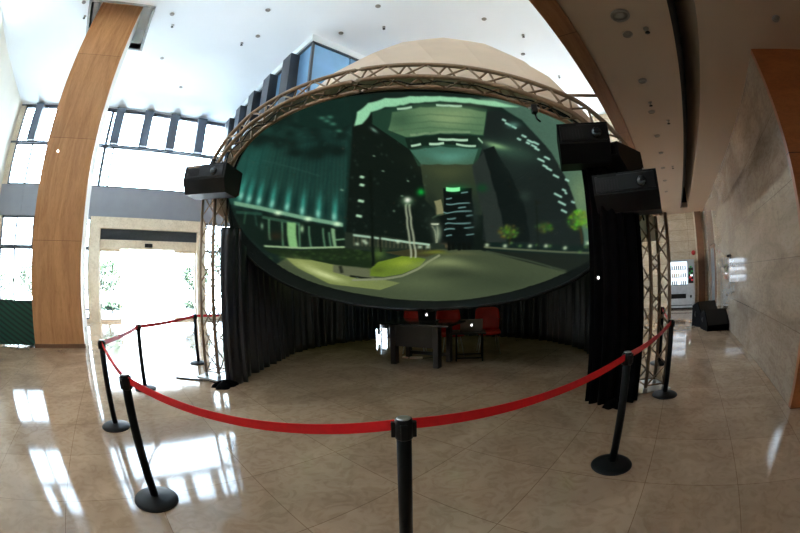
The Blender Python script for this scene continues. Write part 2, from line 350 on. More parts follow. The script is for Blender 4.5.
# lights in the ceilings ------------------------------------------------
def downlight(r, z):
    t = thing('downlight', '', 'ceiling light', (0, 0, z), 0)
    MB().lathe([(r, 0), (r, -.012), (r*.82, -.02), (r*.8, 0)], 20).build('trim_ring', 'ring', t)
    MB().lathe([(r*.8, -.004), (r*.3, -.006), (.001, -.006)], 20).build('lens', 'lamp', t); return t
def sprinkler(z):
    t = thing('sprinkler', '', 'sprinkler', (0, 0, z), 0)
    MB().lathe([(.012, .09), (.012, .01), (.035, .004), (.035, -.01), (.012, -.015), (.012, -.05)], 12).build('escutcheon', 'ring', t)
    MB().lathe([(.004, -.05), (.03, -.055), (.03, -.06), (.001, -.062)], 12).build('deflector', 'black', t); return t
low = [(2.94, -.07, .105, 'large round grille lamp at the near end of the low ceiling, beside the brown beam'),
 (3.28, -.07, .06, 'small downlight just beyond the large round lamp in the low ceiling'),
 (4.35, -.06, .065, 'low ceiling downlight above the big sprinkler pair, third one from the near end'),
 (5.37, -.07, .06, 'low ceiling downlight right behind a sprinkler, fourth one from the near end'),
 (6.45, -.07, .06, 'low ceiling downlight, fifth in the row going away from the camera'),
 (7.47, -.08, .06, 'low ceiling downlight, sixth in the row going away'),
 (8.63, -.07, .06, 'low ceiling downlight, seventh in the row going away'),
 (9.9, -.07, .06, 'low ceiling downlight, eighth in the row above the projectors'),
 (11.3, -.07, .06, 'low ceiling downlight, last and farthest in the row'),
 (3.23, -2.06, .065, 'single downlight at top right, near the brown end of the right wall')]
proto = {}
for i, (x, y, r, lb) in enumerate(low):
    t = downlight(r, LOW) if r not in proto else dup(proto[r], (0, 0, LOW))
    proto.setdefault(r, t); t.location = (x, y, LOW); t['label'] = lb; t['group'] = 'downlights in the low ceiling'
s0 = None
for x, y, lb in [(5.04, -.08, 'sprinkler in line with the downlights of the low ceiling'), (3.24, -.3, 'nearest sprinkler in the low ceiling, right of the small downlight'), (5.82, -.33, 'second sprinkler in the low ceiling, near the dark slot'), (8.6, -.33, 'farthest sprinkler in the low ceiling, near the dark slot')]:
    t = sprinkler(LOW) if s0 is None else dup(s0, (0, 0, LOW)); s0 = s0 or t; t.location = (x, y, LOW); t['label'] = lb; t['group'] = 'sprinklers in the low ceiling'
hl = [(2.56, 7.27, 'high ceiling downlight near the top edge, left of centre'), (4.95, 5.43, 'high ceiling downlight at the top edge above the dome'),
 (4.96, 7.06, 'high ceiling downlight just above the corner of the blue glazing'), (2.88, 8.52, 'high ceiling downlight left of the blue glazing corner, nearest to it'),
 (7.36, 3.61, 'high ceiling downlight above the top right of the white dome'), (9.68, 3.54, 'high ceiling downlight near the brown beam, lower of two'),
 (-.04, 8.47, 'high ceiling downlight right of the pillar top'), (.21, 10.85, 'high ceiling downlight right of the middle of the pillar'),
 (1.4, 12.61, 'high ceiling downlight nearest to the window wall'), (-3.08, 8.41, 'high ceiling downlight left of the pillar top')]
h0 = None
for x, y, lb in hl:
    t = downlight(.075, HIGH) if h0 is None else dup(h0, (0, 0, HIGH)); h0 = h0 or t; t.location = (x, y, HIGH); t['label'] = lb; t['group'] = 'downlights in the high ceiling'
s1 = None
for x, y, lb in [(2.58, 9.08, 'high ceiling sprinkler left of the two downlights by the glazing corner'), (5.74, 6.03, 'high ceiling sprinkler just below the top middle downlight'),
                 (8.71, 3.03, 'high ceiling sprinkler nearest the top of the brown beam'), (11.69, 3.0, 'high ceiling sprinkler low down beside the brown beam'), (.13, 8.97, 'high ceiling sprinkler close right of the pillar top'), (-2.98, 9.06, 'high ceiling sprinkler left of the pillar')]:
    t = sprinkler(HIGH) if s1 is None else dup(s1, (0, 0, HIGH)); s1 = s1 or t; t.location = (x, y, HIGH); t['label'] = lb; t['group'] = 'sprinklers in the high ceiling'; t.scale = (1.5,)*3

# ------------------------------------------------------------------ the dome
RIM = [[-2.99, -3.733, 4.42, 2.251], [-2.874, -3.618, 4.66, 1.927], [-2.764, -3.398, 4.843, 1.669], [-2.546, -2.808, 5.071, 1.339], [-2.299, -2.159, 5.186, 1.177], [-1.99, -1.521, 5.22, 1.082], [-1.636, -0.908, 5.22, 1.049], [-1.369, -0.463, 5.22, 1.058], [-1.047, 0.123, 5.22, 1.103], [-0.787, 0.706, 5.14, 1.189], [-0.542, 1.344, 4.946, 1.41], [-0.376, 1.731, 4.683, 1.702], [-0.263, 1.88, 4.42, 1.978], [-0.142, 1.977, 4.42, 2.303], [0.003, 1.975, 4.42, 2.708], [0.161, 1.833, 4.42, 3.126], [0.348, 1.526, 4.45, 3.545], [0.547, 0.981, 4.45, 3.784], [0.854, 0.299, 4.45, 3.961], [1.382, -0.53, 4.45, 4.114], [1.773, -1.107, 4.45, 4.197], [2.109, -1.72, 4.45, 4.24], [2.433, -2.561, 4.45, 4.21], [2.654, -3.264, 4.45, 4.008], [2.845, -3.695, 4.42, 3.584], [3.097, -3.881, 4.42, 2.838]]
EDGE = [[-0.9935, 0.0438], [-0.9822, -0.0213], [-0.9602, -0.101], [-0.9279, -0.1744], [-0.8934, -0.2468], [-0.8527, -0.3249], [-0.7994, -0.4172], [-0.7188, -0.5186], [-0.6179, -0.6246], [-0.4472, -0.7547], [-0.2128, -0.856], [0.0593, -0.8897], [0.312, -0.8375], [0.5086, -0.7201], [0.6483, -0.5863], [0.7588, -0.4675], [0.8511, -0.3903], [0.9122, -0.3137]]
SCENE_ON_SCREEN = [
["P",[[0.5619,0.8062],[0.6982,0.715],[0.7822,0.6211],[0.8528,0.5308],[0.8862,0.4661],[0.919,0.4043],[0.9533,0.3443],[0.9714,0.2517],[0.9963,0.1606],[0.9928,0.0758],[0.9957,-0.0107],[1.0086,-0.1001],[0.9893,-0.1828],[0.9876,-0.2747],[0.8938,-0.2688],[0.8027,-0.2722],[0.7599,-0.1771],[0.7357,-0.0896],[0.7278,0.0055],[0.7361,0.1002],[0.7284,0.2055],[0.7391,0.3189],[0.7371,0.4213],[0.7324,0.529],[0.6727,0.68]],[70,100,84],1],
["G",[0.7922,0.0011,12.46,-3.48,-2.11,-7.22],[112,136,96],0.75],
["G",[0.8759,0.2208,6.8,-3.75,-4.04,-8.54],[78,104,84],0.5],
["P",[[-1.0007,0.0143],[-0.9903,0.1177],[-0.9819,0.2192],[-0.976,0.3222],[-0.9313,0.3984],[-0.8885,0.4793],[-0.846,0.5368],[-0.8021,0.5986],[-0.7538,0.6663],[-0.6883,0.7256],[-0.615,0.7875],[-0.5319,0.8489],[-0.5307,0.6799],[-0.54,0.5392],[-0.5296,0.4016],[-0.5063,0.2763],[-0.4922,0.185],[-0.4874,0.104],[-0.4911,0.0276],[-0.5045,-0.0496],[-0.5717,-0.0346],[-0.6382,-0.0203],[-0.7041,-0.0071],[-0.7842,0.0045],[-0.8629,0.0144],[-0.968,0.0317]],[28,58,50],1],
["G",[-0.9242,0.2471,14.7,-4.35,-2.21,-4.66],[34,96,86],0.5],
["G",[-0.6514,0.3878,7.38,1.31,1.11,-4.01],[18,40,37],0.5],
["P",[[-0.9504,0.0284],[-0.9327,0.1055],[-0.9161,0.1816],[-0.9005,0.2581],[-0.8889,0.3379],[-0.892,0.3388],[-0.9037,0.259],[-0.9192,0.1825],[-0.9358,0.1064],[-0.9535,0.0293]],[40,96,86],0.45],
["P",[[-0.9327,0.0274],[-0.9154,0.1059],[-0.8995,0.1834],[-0.8848,0.2614],[-0.8747,0.3433],[-0.8779,0.3442],[-0.888,0.2623],[-0.9026,0.1843],[-0.9186,0.1067],[-0.9357,0.0283]],[40,96,86],0.45],
["P",[[-0.9148,0.0264],[-0.8981,0.1062],[-0.8829,0.1851],[-0.869,0.2646],[-0.8609,0.3488],[-0.8641,0.3496],[-0.8721,0.2654],[-0.8861,0.1859],[-0.9013,0.107],[-0.9179,0.0272]],[40,96,86],0.45],
["P",[[-0.8969,0.0252],[-0.8807,0.1065],[-0.8663,0.1867],[-0.8541,0.2682],[-0.8472,0.3544],[-0.8503,0.3551],[-0.8572,0.2689],[-0.8696,0.1875],[-0.8839,0.1072],[-0.9,0.0259]],[40,96,86],0.45],
["P",[[-0.8789,0.0239],[-0.8666,0.0901],[-0.8556,0.1556],[-0.8456,0.2215],[-0.8379,0.289],[-0.8333,0.3598],[-0.8364,0.3604],[-0.8411,0.2897],[-0.8488,0.2222],[-0.8588,0.1563],[-0.8698,0.0908],[-0.882,0.0246]],[40,96,86],0.45],
["P",[[-0.8608,0.0225],[-0.8489,0.0899],[-0.8385,0.1565],[-0.8293,0.2237],[-0.8231,0.293],[-0.8198,0.3659],[-0.8229,0.3664],[-0.8263,0.2936],[-0.8326,0.2243],[-0.8418,0.1572],[-0.8522,0.0905],[-0.864,0.0231]],[40,96,86],0.45],
["P",[[-0.8427,0.021],[-0.8312,0.0895],[-0.8214,0.1574],[-0.813,0.2258],[-0.8081,0.297],[-0.8061,0.3719],[-0.8093,0.3723],[-0.8114,0.2975],[-0.8162,0.2263],[-0.8247,0.1579],[-0.8345,0.0901],[-0.8459,0.0216]],[40,96,86],0.45],
["P",[[-0.8245,0.0194],[-0.8134,0.0891],[-0.8042,0.1581],[-0.7965,0.2278],[-0.7931,0.3009],[-0.7923,0.3778],[-0.7955,0.3782],[-0.7963,0.3013],[-0.7998,0.2283],[-0.8075,0.1586],[-0.8167,0.0896],[-0.8277,0.0199]],[40,96,86],0.45],
["P",[[-0.8062,0.0177],[-0.7955,0.0886],[-0.7868,0.1588],[-0.7799,0.2297],[-0.7779,0.3047],[-0.7785,0.3837],[-0.7816,0.384],[-0.7812,0.3051],[-0.7833,0.2302],[-0.7902,0.1593],[-0.7988,0.089],[-0.8094,0.0182]],[40,96,86],0.45],
["P",[[-0.7878,0.0159],[-0.7775,0.088],[-0.7694,0.1594],[-0.7633,0.2316],[-0.7631,0.3086],[-0.7649,0.3896],[-0.768,0.3899],[-0.7663,0.3089],[-0.7666,0.232],[-0.7728,0.1598],[-0.7808,0.0884],[-0.7911,0.0163]],[40,96,86],0.45],
["P",[[-0.7693,0.014],[-0.7594,0.0873],[-0.752,0.1599],[-0.7472,0.2338],[-0.7483,0.3125],[-0.7512,0.3955],[-0.7543,0.3957],[-0.7516,0.3128],[-0.7505,0.2341],[-0.7554,0.1602],[-0.7627,0.0876],[-0.7726,0.0144]],[40,96,86],0.45],
["P",[[-0.7507,0.0121],[-0.7412,0.0865],[-0.7344,0.1602],[-0.7312,0.2359],[-0.7334,0.3163],[-0.7381,0.4025],[-0.7411,0.4024],[-0.7366,0.3165],[-0.7345,0.2362],[-0.7378,0.1606],[-0.7446,0.0868],[-0.754,0.0124]],[40,96,86],0.45],
["P",[[-0.732,0.01],[-0.7229,0.0857],[-0.7171,0.1607],[-0.7152,0.238],[-0.7189,0.3208],[-0.7252,0.4099],[-0.7282,0.4098],[-0.7221,0.3209],[-0.7185,0.2382],[-0.7205,0.161],[-0.7263,0.0859],[-0.7354,0.0103]],[40,96,86],0.45],
["P",[[-0.7132,0.0078],[-0.7045,0.0847],[-0.6997,0.1611],[-0.699,0.2401],[-0.7042,0.3252],[-0.7121,0.4172],[-0.7152,0.417],[-0.7074,0.3252],[-0.7024,0.2402],[-0.7031,0.1613],[-0.7079,0.085],[-0.7166,0.0081]],[40,96,86],0.45],
["P",[[-0.6944,0.0056],[-0.686,0.0837],[-0.6822,0.1615],[-0.6829,0.2423],[-0.6893,0.3296],[-0.6989,0.4243],[-0.702,0.4241],[-0.6926,0.3295],[-0.6862,0.2424],[-0.6856,0.1616],[-0.6894,0.0839],[-0.6978,0.0058]],[40,96,86],0.45],
["P",[[-0.6754,0.0033],[-0.6687,0.0695],[-0.665,0.1353],[-0.6634,0.2017],[-0.6687,0.2734],[-0.676,0.3491],[-0.6855,0.4319],[-0.6886,0.4315],[-0.6792,0.349],[-0.6719,0.2734],[-0.667,0.2019],[-0.6684,0.1353],[-0.6722,0.0696],[-0.6788,0.0034]],[40,96,86],0.45],
["P",[[-0.6564,0.0009],[-0.6499,0.0681],[-0.6467,0.1348],[-0.6467,0.203],[-0.653,0.2761],[-0.6616,0.354],[-0.6724,0.4401],[-0.6754,0.4395],[-0.6646,0.3536],[-0.6563,0.2761],[-0.65,0.203],[-0.6502,0.135],[-0.6534,0.0682],[-0.6599,0.001]],[40,96,86],0.45],
["P",[[-0.6373,-0.0016],[-0.631,0.0667],[-0.6284,0.1344],[-0.6298,0.2041],[-0.6373,0.279],[-0.6479,0.3601],[-0.6593,0.4485],[-0.6623,0.4478],[-0.651,0.3597],[-0.6406,0.2789],[-0.6332,0.2041],[-0.6319,0.1345],[-0.6345,0.0668],[-0.6408,-0.0015]],[40,96,86],0.45],
["P",[[-0.618,-0.0042],[-0.612,0.0652],[-0.61,0.134],[-0.6129,0.2052],[-0.6218,0.2823],[-0.6341,0.3662],[-0.6461,0.4567],[-0.6491,0.4561],[-0.6372,0.3657],[-0.6251,0.2821],[-0.6163,0.2051],[-0.6135,0.134],[-0.6155,0.0652],[-0.6216,-0.0041]],[40,96,86],0.45],
["P",[[-0.5987,-0.0068],[-0.5929,0.0636],[-0.5918,0.1335],[-0.5959,0.2063],[-0.6062,0.2856],[-0.6201,0.3721],[-0.6326,0.4652],[-0.6358,0.4641],[-0.6232,0.3716],[-0.6095,0.2853],[-0.5993,0.2062],[-0.5953,0.1335],[-0.5965,0.0636],[-0.6022,-0.0068]],[40,96,86],0.45],
["P",[[-0.5792,-0.0095],[-0.5736,0.0619],[-0.5734,0.133],[-0.5788,0.2075],[-0.5904,0.2887],[-0.606,0.3782],[-0.6189,0.4746],[-0.622,0.4736],[-0.6091,0.3776],[-0.5937,0.2884],[-0.5822,0.2074],[-0.5769,0.133],[-0.5773,0.0619],[-0.5828,-0.0095]],[40,96,86],0.45],
["P",[[-0.5596,-0.0123],[-0.5543,0.0602],[-0.5549,0.1325],[-0.5616,0.2087],[-0.5748,0.2919],[-0.5919,0.385],[-0.6053,0.4843],[-0.6084,0.4832],[-0.5949,0.3841],[-0.5781,0.2915],[-0.5651,0.2085],[-0.5585,0.1324],[-0.5579,0.0601],[-0.5632,-0.0123]],[40,96,86],0.45],
["P",[[-0.5398,-0.0151],[-0.5348,0.0584],[-0.5363,0.1319],[-0.5443,0.2098],[-0.5591,0.295],[-0.5781,0.3921],[-0.5915,0.4938],[-0.5947,0.4927],[-0.5811,0.3912],[-0.5624,0.2946],[-0.5478,0.2095],[-0.5399,0.1318],[-0.5385,0.0583],[-0.5435,-0.0152]],[40,96,86],0.45],
["P",[[-0.5199,-0.018],[-0.5153,0.0565],[-0.5176,0.1312],[-0.527,0.2108],[-0.5443,0.2996],[-0.5641,0.3992],[-0.5772,0.5043],[-0.5806,0.5026],[-0.5671,0.3982],[-0.5473,0.2988],[-0.5303,0.2105],[-0.5212,0.131],[-0.519,0.0564],[-0.5236,-0.0182]],[40,96,86],0.45],
["P",[[-0.5002,-0.0211],[-0.4956,0.0546],[-0.4987,0.1304],[-0.51,0.212],[-0.5294,0.3042],[-0.5498,0.4065],[-0.5622,0.5167],[-0.5656,0.515],[-0.553,0.4053],[-0.5325,0.3034],[-0.5134,0.2117],[-0.5023,0.1303],[-0.4993,0.0545],[-0.5039,-0.0212]],[40,96,86],0.45],
["P",[[-0.4803,-0.0241],[-0.476,0.0416],[-0.4776,0.1072],[-0.486,0.1763],[-0.5011,0.2525],[-0.5208,0.3382],[-0.5379,0.4306],[-0.5469,0.5288],[-0.5503,0.5271],[-0.541,0.4293],[-0.5238,0.3371],[-0.5044,0.2519],[-0.4895,0.176],[-0.4812,0.107],[-0.4796,0.0415],[-0.4841,-0.0243]],[40,96,86],0.45],
["P",[[-0.9238,0.4222],[-0.9266,0.3487],[-0.9301,0.2775],[-0.9372,0.209],[-0.9455,0.1412],[-0.9543,0.0732],[-0.9503,0.0727],[-0.9415,0.1408],[-0.9332,0.2086],[-0.9261,0.277],[-0.9226,0.3483],[-0.92,0.4219]],[12,40,38],0.5],
["P",[[-0.8699,0.4281],[-0.8717,0.3541],[-0.8745,0.283],[-0.8809,0.2152],[-0.8887,0.1485],[-0.8974,0.0818],[-0.8934,0.0813],[-0.8847,0.1479],[-0.8768,0.2147],[-0.8705,0.2825],[-0.8678,0.3537],[-0.8661,0.4277]],[12,40,38],0.5],
["P",[[-0.8161,0.4334],[-0.8171,0.3594],[-0.8189,0.2883],[-0.8235,0.2205],[-0.8309,0.1547],[-0.8395,0.0893],[-0.8354,0.0887],[-0.8268,0.1541],[-0.8194,0.2198],[-0.8149,0.2878],[-0.8132,0.3589],[-0.8124,0.4332]],[12,40,38],0.5],
["P",[[-0.7637,0.4421],[-0.7623,0.3469],[-0.7634,0.2584],[-0.7701,0.176],[-0.7804,0.0959],[-0.7762,0.0952],[-0.7659,0.1753],[-0.7593,0.2577],[-0.7583,0.3463],[-0.7599,0.4418]],[12,40,38],0.5],
["P",[[-0.7103,0.4505],[-0.7068,0.3525],[-0.7063,0.2632],[-0.7112,0.1805],[-0.7209,0.1014],[-0.7167,0.1006],[-0.707,0.1797],[-0.7022,0.2625],[-0.7028,0.3519],[-0.7064,0.4502]],[12,40,38],0.5],
["P",[[-0.657,0.4615],[-0.6519,0.3592],[-0.6487,0.2677],[-0.651,0.1842],[-0.6606,0.1062],[-0.6563,0.1054],[-0.6467,0.1834],[-0.6445,0.2669],[-0.648,0.3588],[-0.6531,0.4612]],[12,40,38],0.5],
["P",[[-0.6023,0.4745],[-0.5977,0.3684],[-0.5914,0.2729],[-0.5903,0.1876],[-0.5989,0.1103],[-0.5945,0.1094],[-0.5859,0.1867],[-0.5872,0.2722],[-0.5936,0.368],[-0.5983,0.4744]],[12,40,38],0.5],
["G",[-0.8298,0.4824,44.99,5.14,9.1,-30.65],[15,29,25],0.8],
["G",[-0.6939,0.6913,59.34,-4.32,12.18,-24.55],[15,29,25],0.8],
["G",[-0.8305,0.5793,29.49,1.75,11.46,-33.03],[15,29,25],0.8],
["G",[-0.6134,0.5806,32.84,0.24,17.91,-35.67],[15,29,25],0.8],
["G",[-0.6675,0.3745,38.43,6.72,7.55,-26.97],[15,29,25],0.8],
["G",[-0.6748,0.7023,30.52,-2.66,14.39,-28.35],[15,29,25],0.8],
["G",[-0.8174,0.6499,40.38,-8.54,24.42,-44.24],[15,29,25],0.8],
["G",[-0.6392,0.3932,33.02,5.76,6.74,-23.35],[15,29,25],0.8],
["G",[-0.7607,0.3962,40.9,5.75,5.88,-26.08],[15,29,25],0.8],
["G",[-0.5851,0.7382,47.34,-6.85,18.46,-37.64],[15,29,25],0.8],
["G",[-0.5585,0.6375,31.29,-1.91,16.52,-32.29],[15,29,25],0.8],
["G",[-0.7378,0.5435,44.61,3.48,10.96,-28.94],[15,29,25],0.8],
["G",[-0.682,0.3483,33.42,5.46,4.9,-25.89],[15,29,25],0.8],
["G",[-0.587,0.395,33.77,5.93,12.42,-36.77],[15,29,25],0.8],
["G",[-0.5873,0.4058,29.16,4.91,9.08,-27.11],[15,29,25],0.8],
["G",[-0.6613,0.6518,29.29,-1.34,13.84,-27.68],[15,29,25],0.8],
["G",[-0.8232,0.6369,36.47,-5.92,14.71,-30.27],[15,29,25],0.8],
["G",[-0.8771,0.4158,42.27,4.24,10.19,-46.79],[15,29,25],0.8],
["G",[-0.8005,0.4124,30.56,3.84,10.69,-49.33],[15,29,25],0.8],
["G",[-0.6978,0.6974,31.86,-2.5,16.81,-34.02],[15,29,25],0.8],
["G",[-0.5797,0.4067,37.78,6.38,7.22,-21.02],[15,29,25],0.8],
["G",[-0.8142,0.6357,38.84,-2.86,20.89,-51.65],[15,29,25],0.8],
["G",[-0.8485,0.5222,37.16,3.25,13.04,-42.76],[15,29,25],0.8],
["G",[-0.8927,0.4019,46.34,4.51,6.29,-27.79],[15,29,25],0.8],
["G",[-0.5874,0.6376,36.1,-1.85,14.44,-27.76],[15,29,25],0.8],
["G",[-0.6806,0.4805,37.39,4.55,9.58,-27.47],[15,29,25],0.8],
["G",[-0.5705,0.6028,36.77,-0.89,12.49,-23.86],[15,29,25],0.8],
["G",[-0.8367,0.5569,29.89,2.2,11.53,-31.9],[15,29,25],0.8],
["G",[-0.7233,0.6988,40.53,-2.95,13.92,-28.93],[15,29,25],0.8],
["G",[-0.9066,0.4642,36.33,3.27,11.49,-50.44],[15,29,25],0.8],
["G",[-0.6915,0.5271,34.14,2.99,13.25,-32.87],[15,29,25],0.8],
["G",[-0.6517,0.4427,61.72,9.15,14.32,-41.58],[15,29,25],0.8],
["G",[-0.6473,0.3503,47.64,8.64,7.97,-32.67],[15,29,25],0.8],
["G",[-0.7082,0.5779,43.87,2.15,13.54,-34.12],[15,29,25],0.8],
["G",[-0.7802,0.4657,47.2,5.83,10.2,-35.0],[15,29,25],0.8],
["G",[-0.63,0.7395,33.6,-4.45,13.05,-26.57],[15,29,25],0.8],
["G",[-0.8127,0.5869,32.67,1.6,14.15,-38.83],[15,29,25],0.8],
["G",[-0.8514,0.5139,35.11,3.22,13.6,-45.06],[15,29,25],0.8],
["G",[-0.806,0.5517,32.26,2.58,11.72,-33.27],[15,29,25],0.8],
["G",[-0.5995,0.7048,39.71,-4.31,13.42,-27.03],[15,29,25],0.8],
["G",[-0.5937,0.6052,44.93,-0.97,19.13,-36.94],[15,29,25],0.8],
["G",[-0.7334,0.6209,31.52,0.29,10.9,-24.62],[15,29,25],0.8],
["G",[-0.8563,0.56,32.98,2.28,10.53,-29.84],[15,29,25],0.8],
["G",[-0.6253,0.6226,50.49,-1.47,16.65,-32.74],[15,29,25],0.8],
["G",[-0.6293,0.6487,40.78,-2.05,15.6,-30.35],[15,29,25],0.8],
["G",[-0.7687,0.5308,30.35,2.86,14.09,-40.46],[15,29,25],0.8],
["G",[-0.9051,0.3865,30.56,3.06,5.7,-27.78],[15,29,25],0.8],
["G",[-0.7391,0.3456,28.75,4.02,8.02,-42.93],[15,29,25],0.8],
["G",[-0.6329,0.4166,34.34,5.62,9.67,-29.0],[15,29,25],0.8],
["G",[-0.8175,0.5474,51.48,4.14,16.14,-45.05],[15,29,25],0.8],
["G",[-0.7103,0.5901,31.45,1.1,18.02,-42.71],[15,29,25],0.8],
["G",[-0.5845,0.5185,27.34,1.7,10.45,-21.16],[15,29,25],0.8],
["G",[-0.5876,0.5622,57.29,0.93,11.73,-23.05],[15,29,25],0.8],
["G",[-0.8599,0.5527,36.14,2.6,11.08,-32.28],[15,29,25],0.8],
["G",[-0.7477,0.3511,35.24,4.84,7.41,-39.12],[15,29,25],0.8],
["G",[-0.8132,0.3883,39.63,4.69,6.05,-29.82],[15,29,25],0.8],
["G",[-0.7979,0.5995,39.0,1.55,10.3,-26.12],[15,29,25],0.8],
["G",[-0.846,0.4132,29.71,3.1,6.29,-29.77],[15,29,25],0.8],
["G",[-0.6056,0.7589,31.36,-4.93,12.18,-25.06],[15,29,25],0.8],
["G",[-0.8956,0.5481,171.2,-62.54,89.06,-76.63],[15,29,25],0.8],
["G",[-0.7303,0.5242,170.96,15.76,49.11,-137.32],[40,80,70],0.35],
["G",[-0.6079,0.7307,150.6,-19.79,67.58,-137.09],[40,80,70],0.35],
["G",[-0.8501,0.5837,180.26,0.94,54.71,-156.37],[40,80,70],0.35],
["G",[-0.8297,0.6074,177.55,-0.45,56.64,-152.04],[40,80,70],0.35],
["G",[-0.5427,0.4754,155.5,13.91,56.89,-116.86],[40,80,70],0.35],
["G",[-0.8319,0.4825,175.45,20.04,43.75,-147.29],[40,80,70],0.35],
["G",[-0.7672,0.5583,172.26,11.77,51.74,-140.35],[40,80,70],0.35],
["G",[-0.7463,0.466,171.43,21.77,43.64,-140.98],[40,80,70],0.35],
["G",[-0.6814,0.5785,165.52,5.66,58.64,-130.44],[40,80,70],0.35],
["G",[-0.8048,0.5412,175.72,14.95,50.7,-143.65],[40,80,70],0.35],
["G",[-0.8188,0.4712,175.1,21.22,43.44,-146.25],[40,80,70],0.35],
["G",[-0.6377,0.5941,159.19,0.33,63.44,-125.39],[40,80,70],0.35],
["G",[-0.8416,0.5719,177.26,11.73,51.78,-146.39],[40,80,70],0.35],
["G",[-0.7411,0.4805,172.31,20.86,47.25,-139.56],[40,80,70],0.35],
["G",[-0.6147,0.6055,155.96,-2.42,63.39,-125.08],[40,80,70],0.35],
["G",[-0.6067,0.526,159.86,9.94,58.62,-122.8],[40,80,70],0.35],
["G",[-0.7299,0.5553,169.96,11.73,54.86,-136.56],[40,80,70],0.35],
["G",[-0.6999,0.4644,171.09,22.73,47.19,-136.08],[40,80,70],0.35],
["G",[-0.7232,0.459,170.85,22.67,44.83,-138.8],[40,80,70],0.35],
["G",[-0.7229,0.5974,170.09,5.64,55.69,-135.3],[40,80,70],0.35],
["G",[-0.6881,0.471,170.51,22.19,46.48,-134.63],[40,80,70],0.35],
["G",[-0.8386,0.5023,175.36,17.42,44.56,-148.44],[40,80,70],0.35],
["G",[-0.714,0.4067,170.84,27.28,40.28,-142.08],[40,80,70],0.35],
["G",[-0.5582,0.6368,148.44,-8.91,64.33,-125.94],[40,80,70],0.35],
["G",[-0.5703,0.4847,158.94,14.55,55.08,-119.83],[40,80,70],0.35],
["G",[-0.7795,0.5098,174.43,17.7,49.26,-141.7],[40,80,70],0.35],
["G",[-0.8103,0.4019,169.47,19.92,32.29,-158.37],[40,80,70],0.35],
["G",[-0.6406,0.4264,168.35,26.46,45.27,-132.58],[40,80,70],0.35],
["G",[-0.6084,0.5103,161.91,13.13,54.69,-123.63],[40,80,70],0.35],
["G",[-0.6301,0.5351,162.41,10.12,57.04,-125.34],[40,80,70],0.35],
["G",[-0.8239,0.4604,175.35,21.41,44.96,-148.75],[40,80,70],0.35],
["G",[-0.8649,0.5737,193.86,-13.08,67.29,-169.83],[40,80,70],0.35],
["G",[-0.6105,0.7163,151.62,-17.72,66.95,-135.35],[40,80,70],0.35],
["G",[-0.8394,0.5953,178.81,1.6,54.19,-152.97],[40,80,70],0.35],
["G",[-0.5745,0.692,147.91,-15.58,66.17,-132.1],[40,80,70],0.35],
["G",[-0.8409,0.3882,169.53,18.84,34.19,-160.81],[40,80,70],0.35],
["G",[-0.81,0.3939,169.17,19.59,32.5,-159.72],[40,80,70],0.35],
["G",[-0.6396,0.4431,168.27,24.67,44.24,-130.97],[40,80,70],0.35],
["G",[-0.5545,0.5683,150.86,0.15,62.91,-119.94],[40,80,70],0.35],
["G",[-0.6007,0.7237,150.06,-19.16,67.29,-136.25],[40,80,70],0.35],
["P",[[-0.8695,0.281],[-0.8119,0.2694],[-0.7534,0.2569],[-0.7532,0.2616],[-0.8116,0.2739],[-0.8692,0.2855]],[60,100,90],0.4],
["P",[[-0.7535,0.2569],[-0.6891,0.2384],[-0.6233,0.2189],[-0.623,0.2236],[-0.6888,0.2431],[-0.7531,0.2616]],[60,100,90],0.4],
["G",[-0.9443,0.1126,93.19,-18.03,-3.3,-14.75],[60,160,142],0.75],
["G",[-0.9483,0.0736,111.7,-20.88,-9.97,-44.14],[150,225,200],0.8],
["G",[-0.9159,0.1005,92.88,-18.46,-4.59,-19.65],[10,34,32],0.6],
["G",[-0.9118,0.1011,93.2,-16.82,-2.99,-14.83],[60,160,142],0.75],
["G",[-0.9155,0.0622,111.38,-20.08,-8.93,-44.18],[150,225,200],0.8],
["G",[-0.8831,0.0887,92.5,-17.14,-4.16,-19.79],[10,34,32],0.6],
["G",[-0.8706,0.0958,92.27,-14.79,-2.53,-14.95],[60,160,142],0.75],
["G",[-0.8744,0.0571,110.53,-18.34,-7.65,-44.45],[150,225,200],0.8],
["G",[-0.8417,0.0831,91.62,-15.22,-3.56,-19.92],[10,34,32],0.6],
["G",[-0.8165,0.086,91.2,-12.24,-1.96,-15.07],[60,160,142],0.75],
["G",[-0.8203,0.0474,109.28,-16.29,-6.03,-44.61],[150,225,200],0.8],
["G",[-0.7871,0.0729,90.59,-12.53,-2.76,-20.08],[10,34,32],0.6],
["G",[-0.7531,0.0762,89.78,-9.27,-1.29,-15.19],[60,160,142],0.75],
["G",[-0.7568,0.0378,107.65,-13.91,-3.97,-44.92],[150,225,200],0.8],
["G",[-0.7231,0.0626,89.41,-9.82,-1.87,-20.25],[10,34,32],0.6],
["G",[-0.6885,0.06,88.55,-6.92,-0.64,-15.24],[60,160,142],0.75],
["G",[-0.6932,0.0214,104.45,-12.64,-1.79,-45.03],[150,225,200],0.8],
["G",[-0.6578,0.046,87.94,-8.49,-1.01,-20.21],[10,34,32],0.6],
["G",[-0.6181,0.0486,86.63,-4.84,0.04,-15.25],[60,160,142],0.75],
["G",[-0.6238,0.0099,102.3,-10.31,0.19,-45.35],[150,225,200],0.8],
["G",[-0.5867,0.0341,86.2,-6.51,-0.1,-20.24],[10,34,32],0.6],
["G",[-0.5462,0.0362,84.98,-2.98,0.73,-15.25],[60,160,142],0.75],
["G",[-0.5532,-0.0026,100.0,-9.52,2.24,-45.53],[150,225,200],0.8],
["G",[-0.5142,0.0212,83.19,-4.43,0.84,-20.31],[10,34,32],0.6],
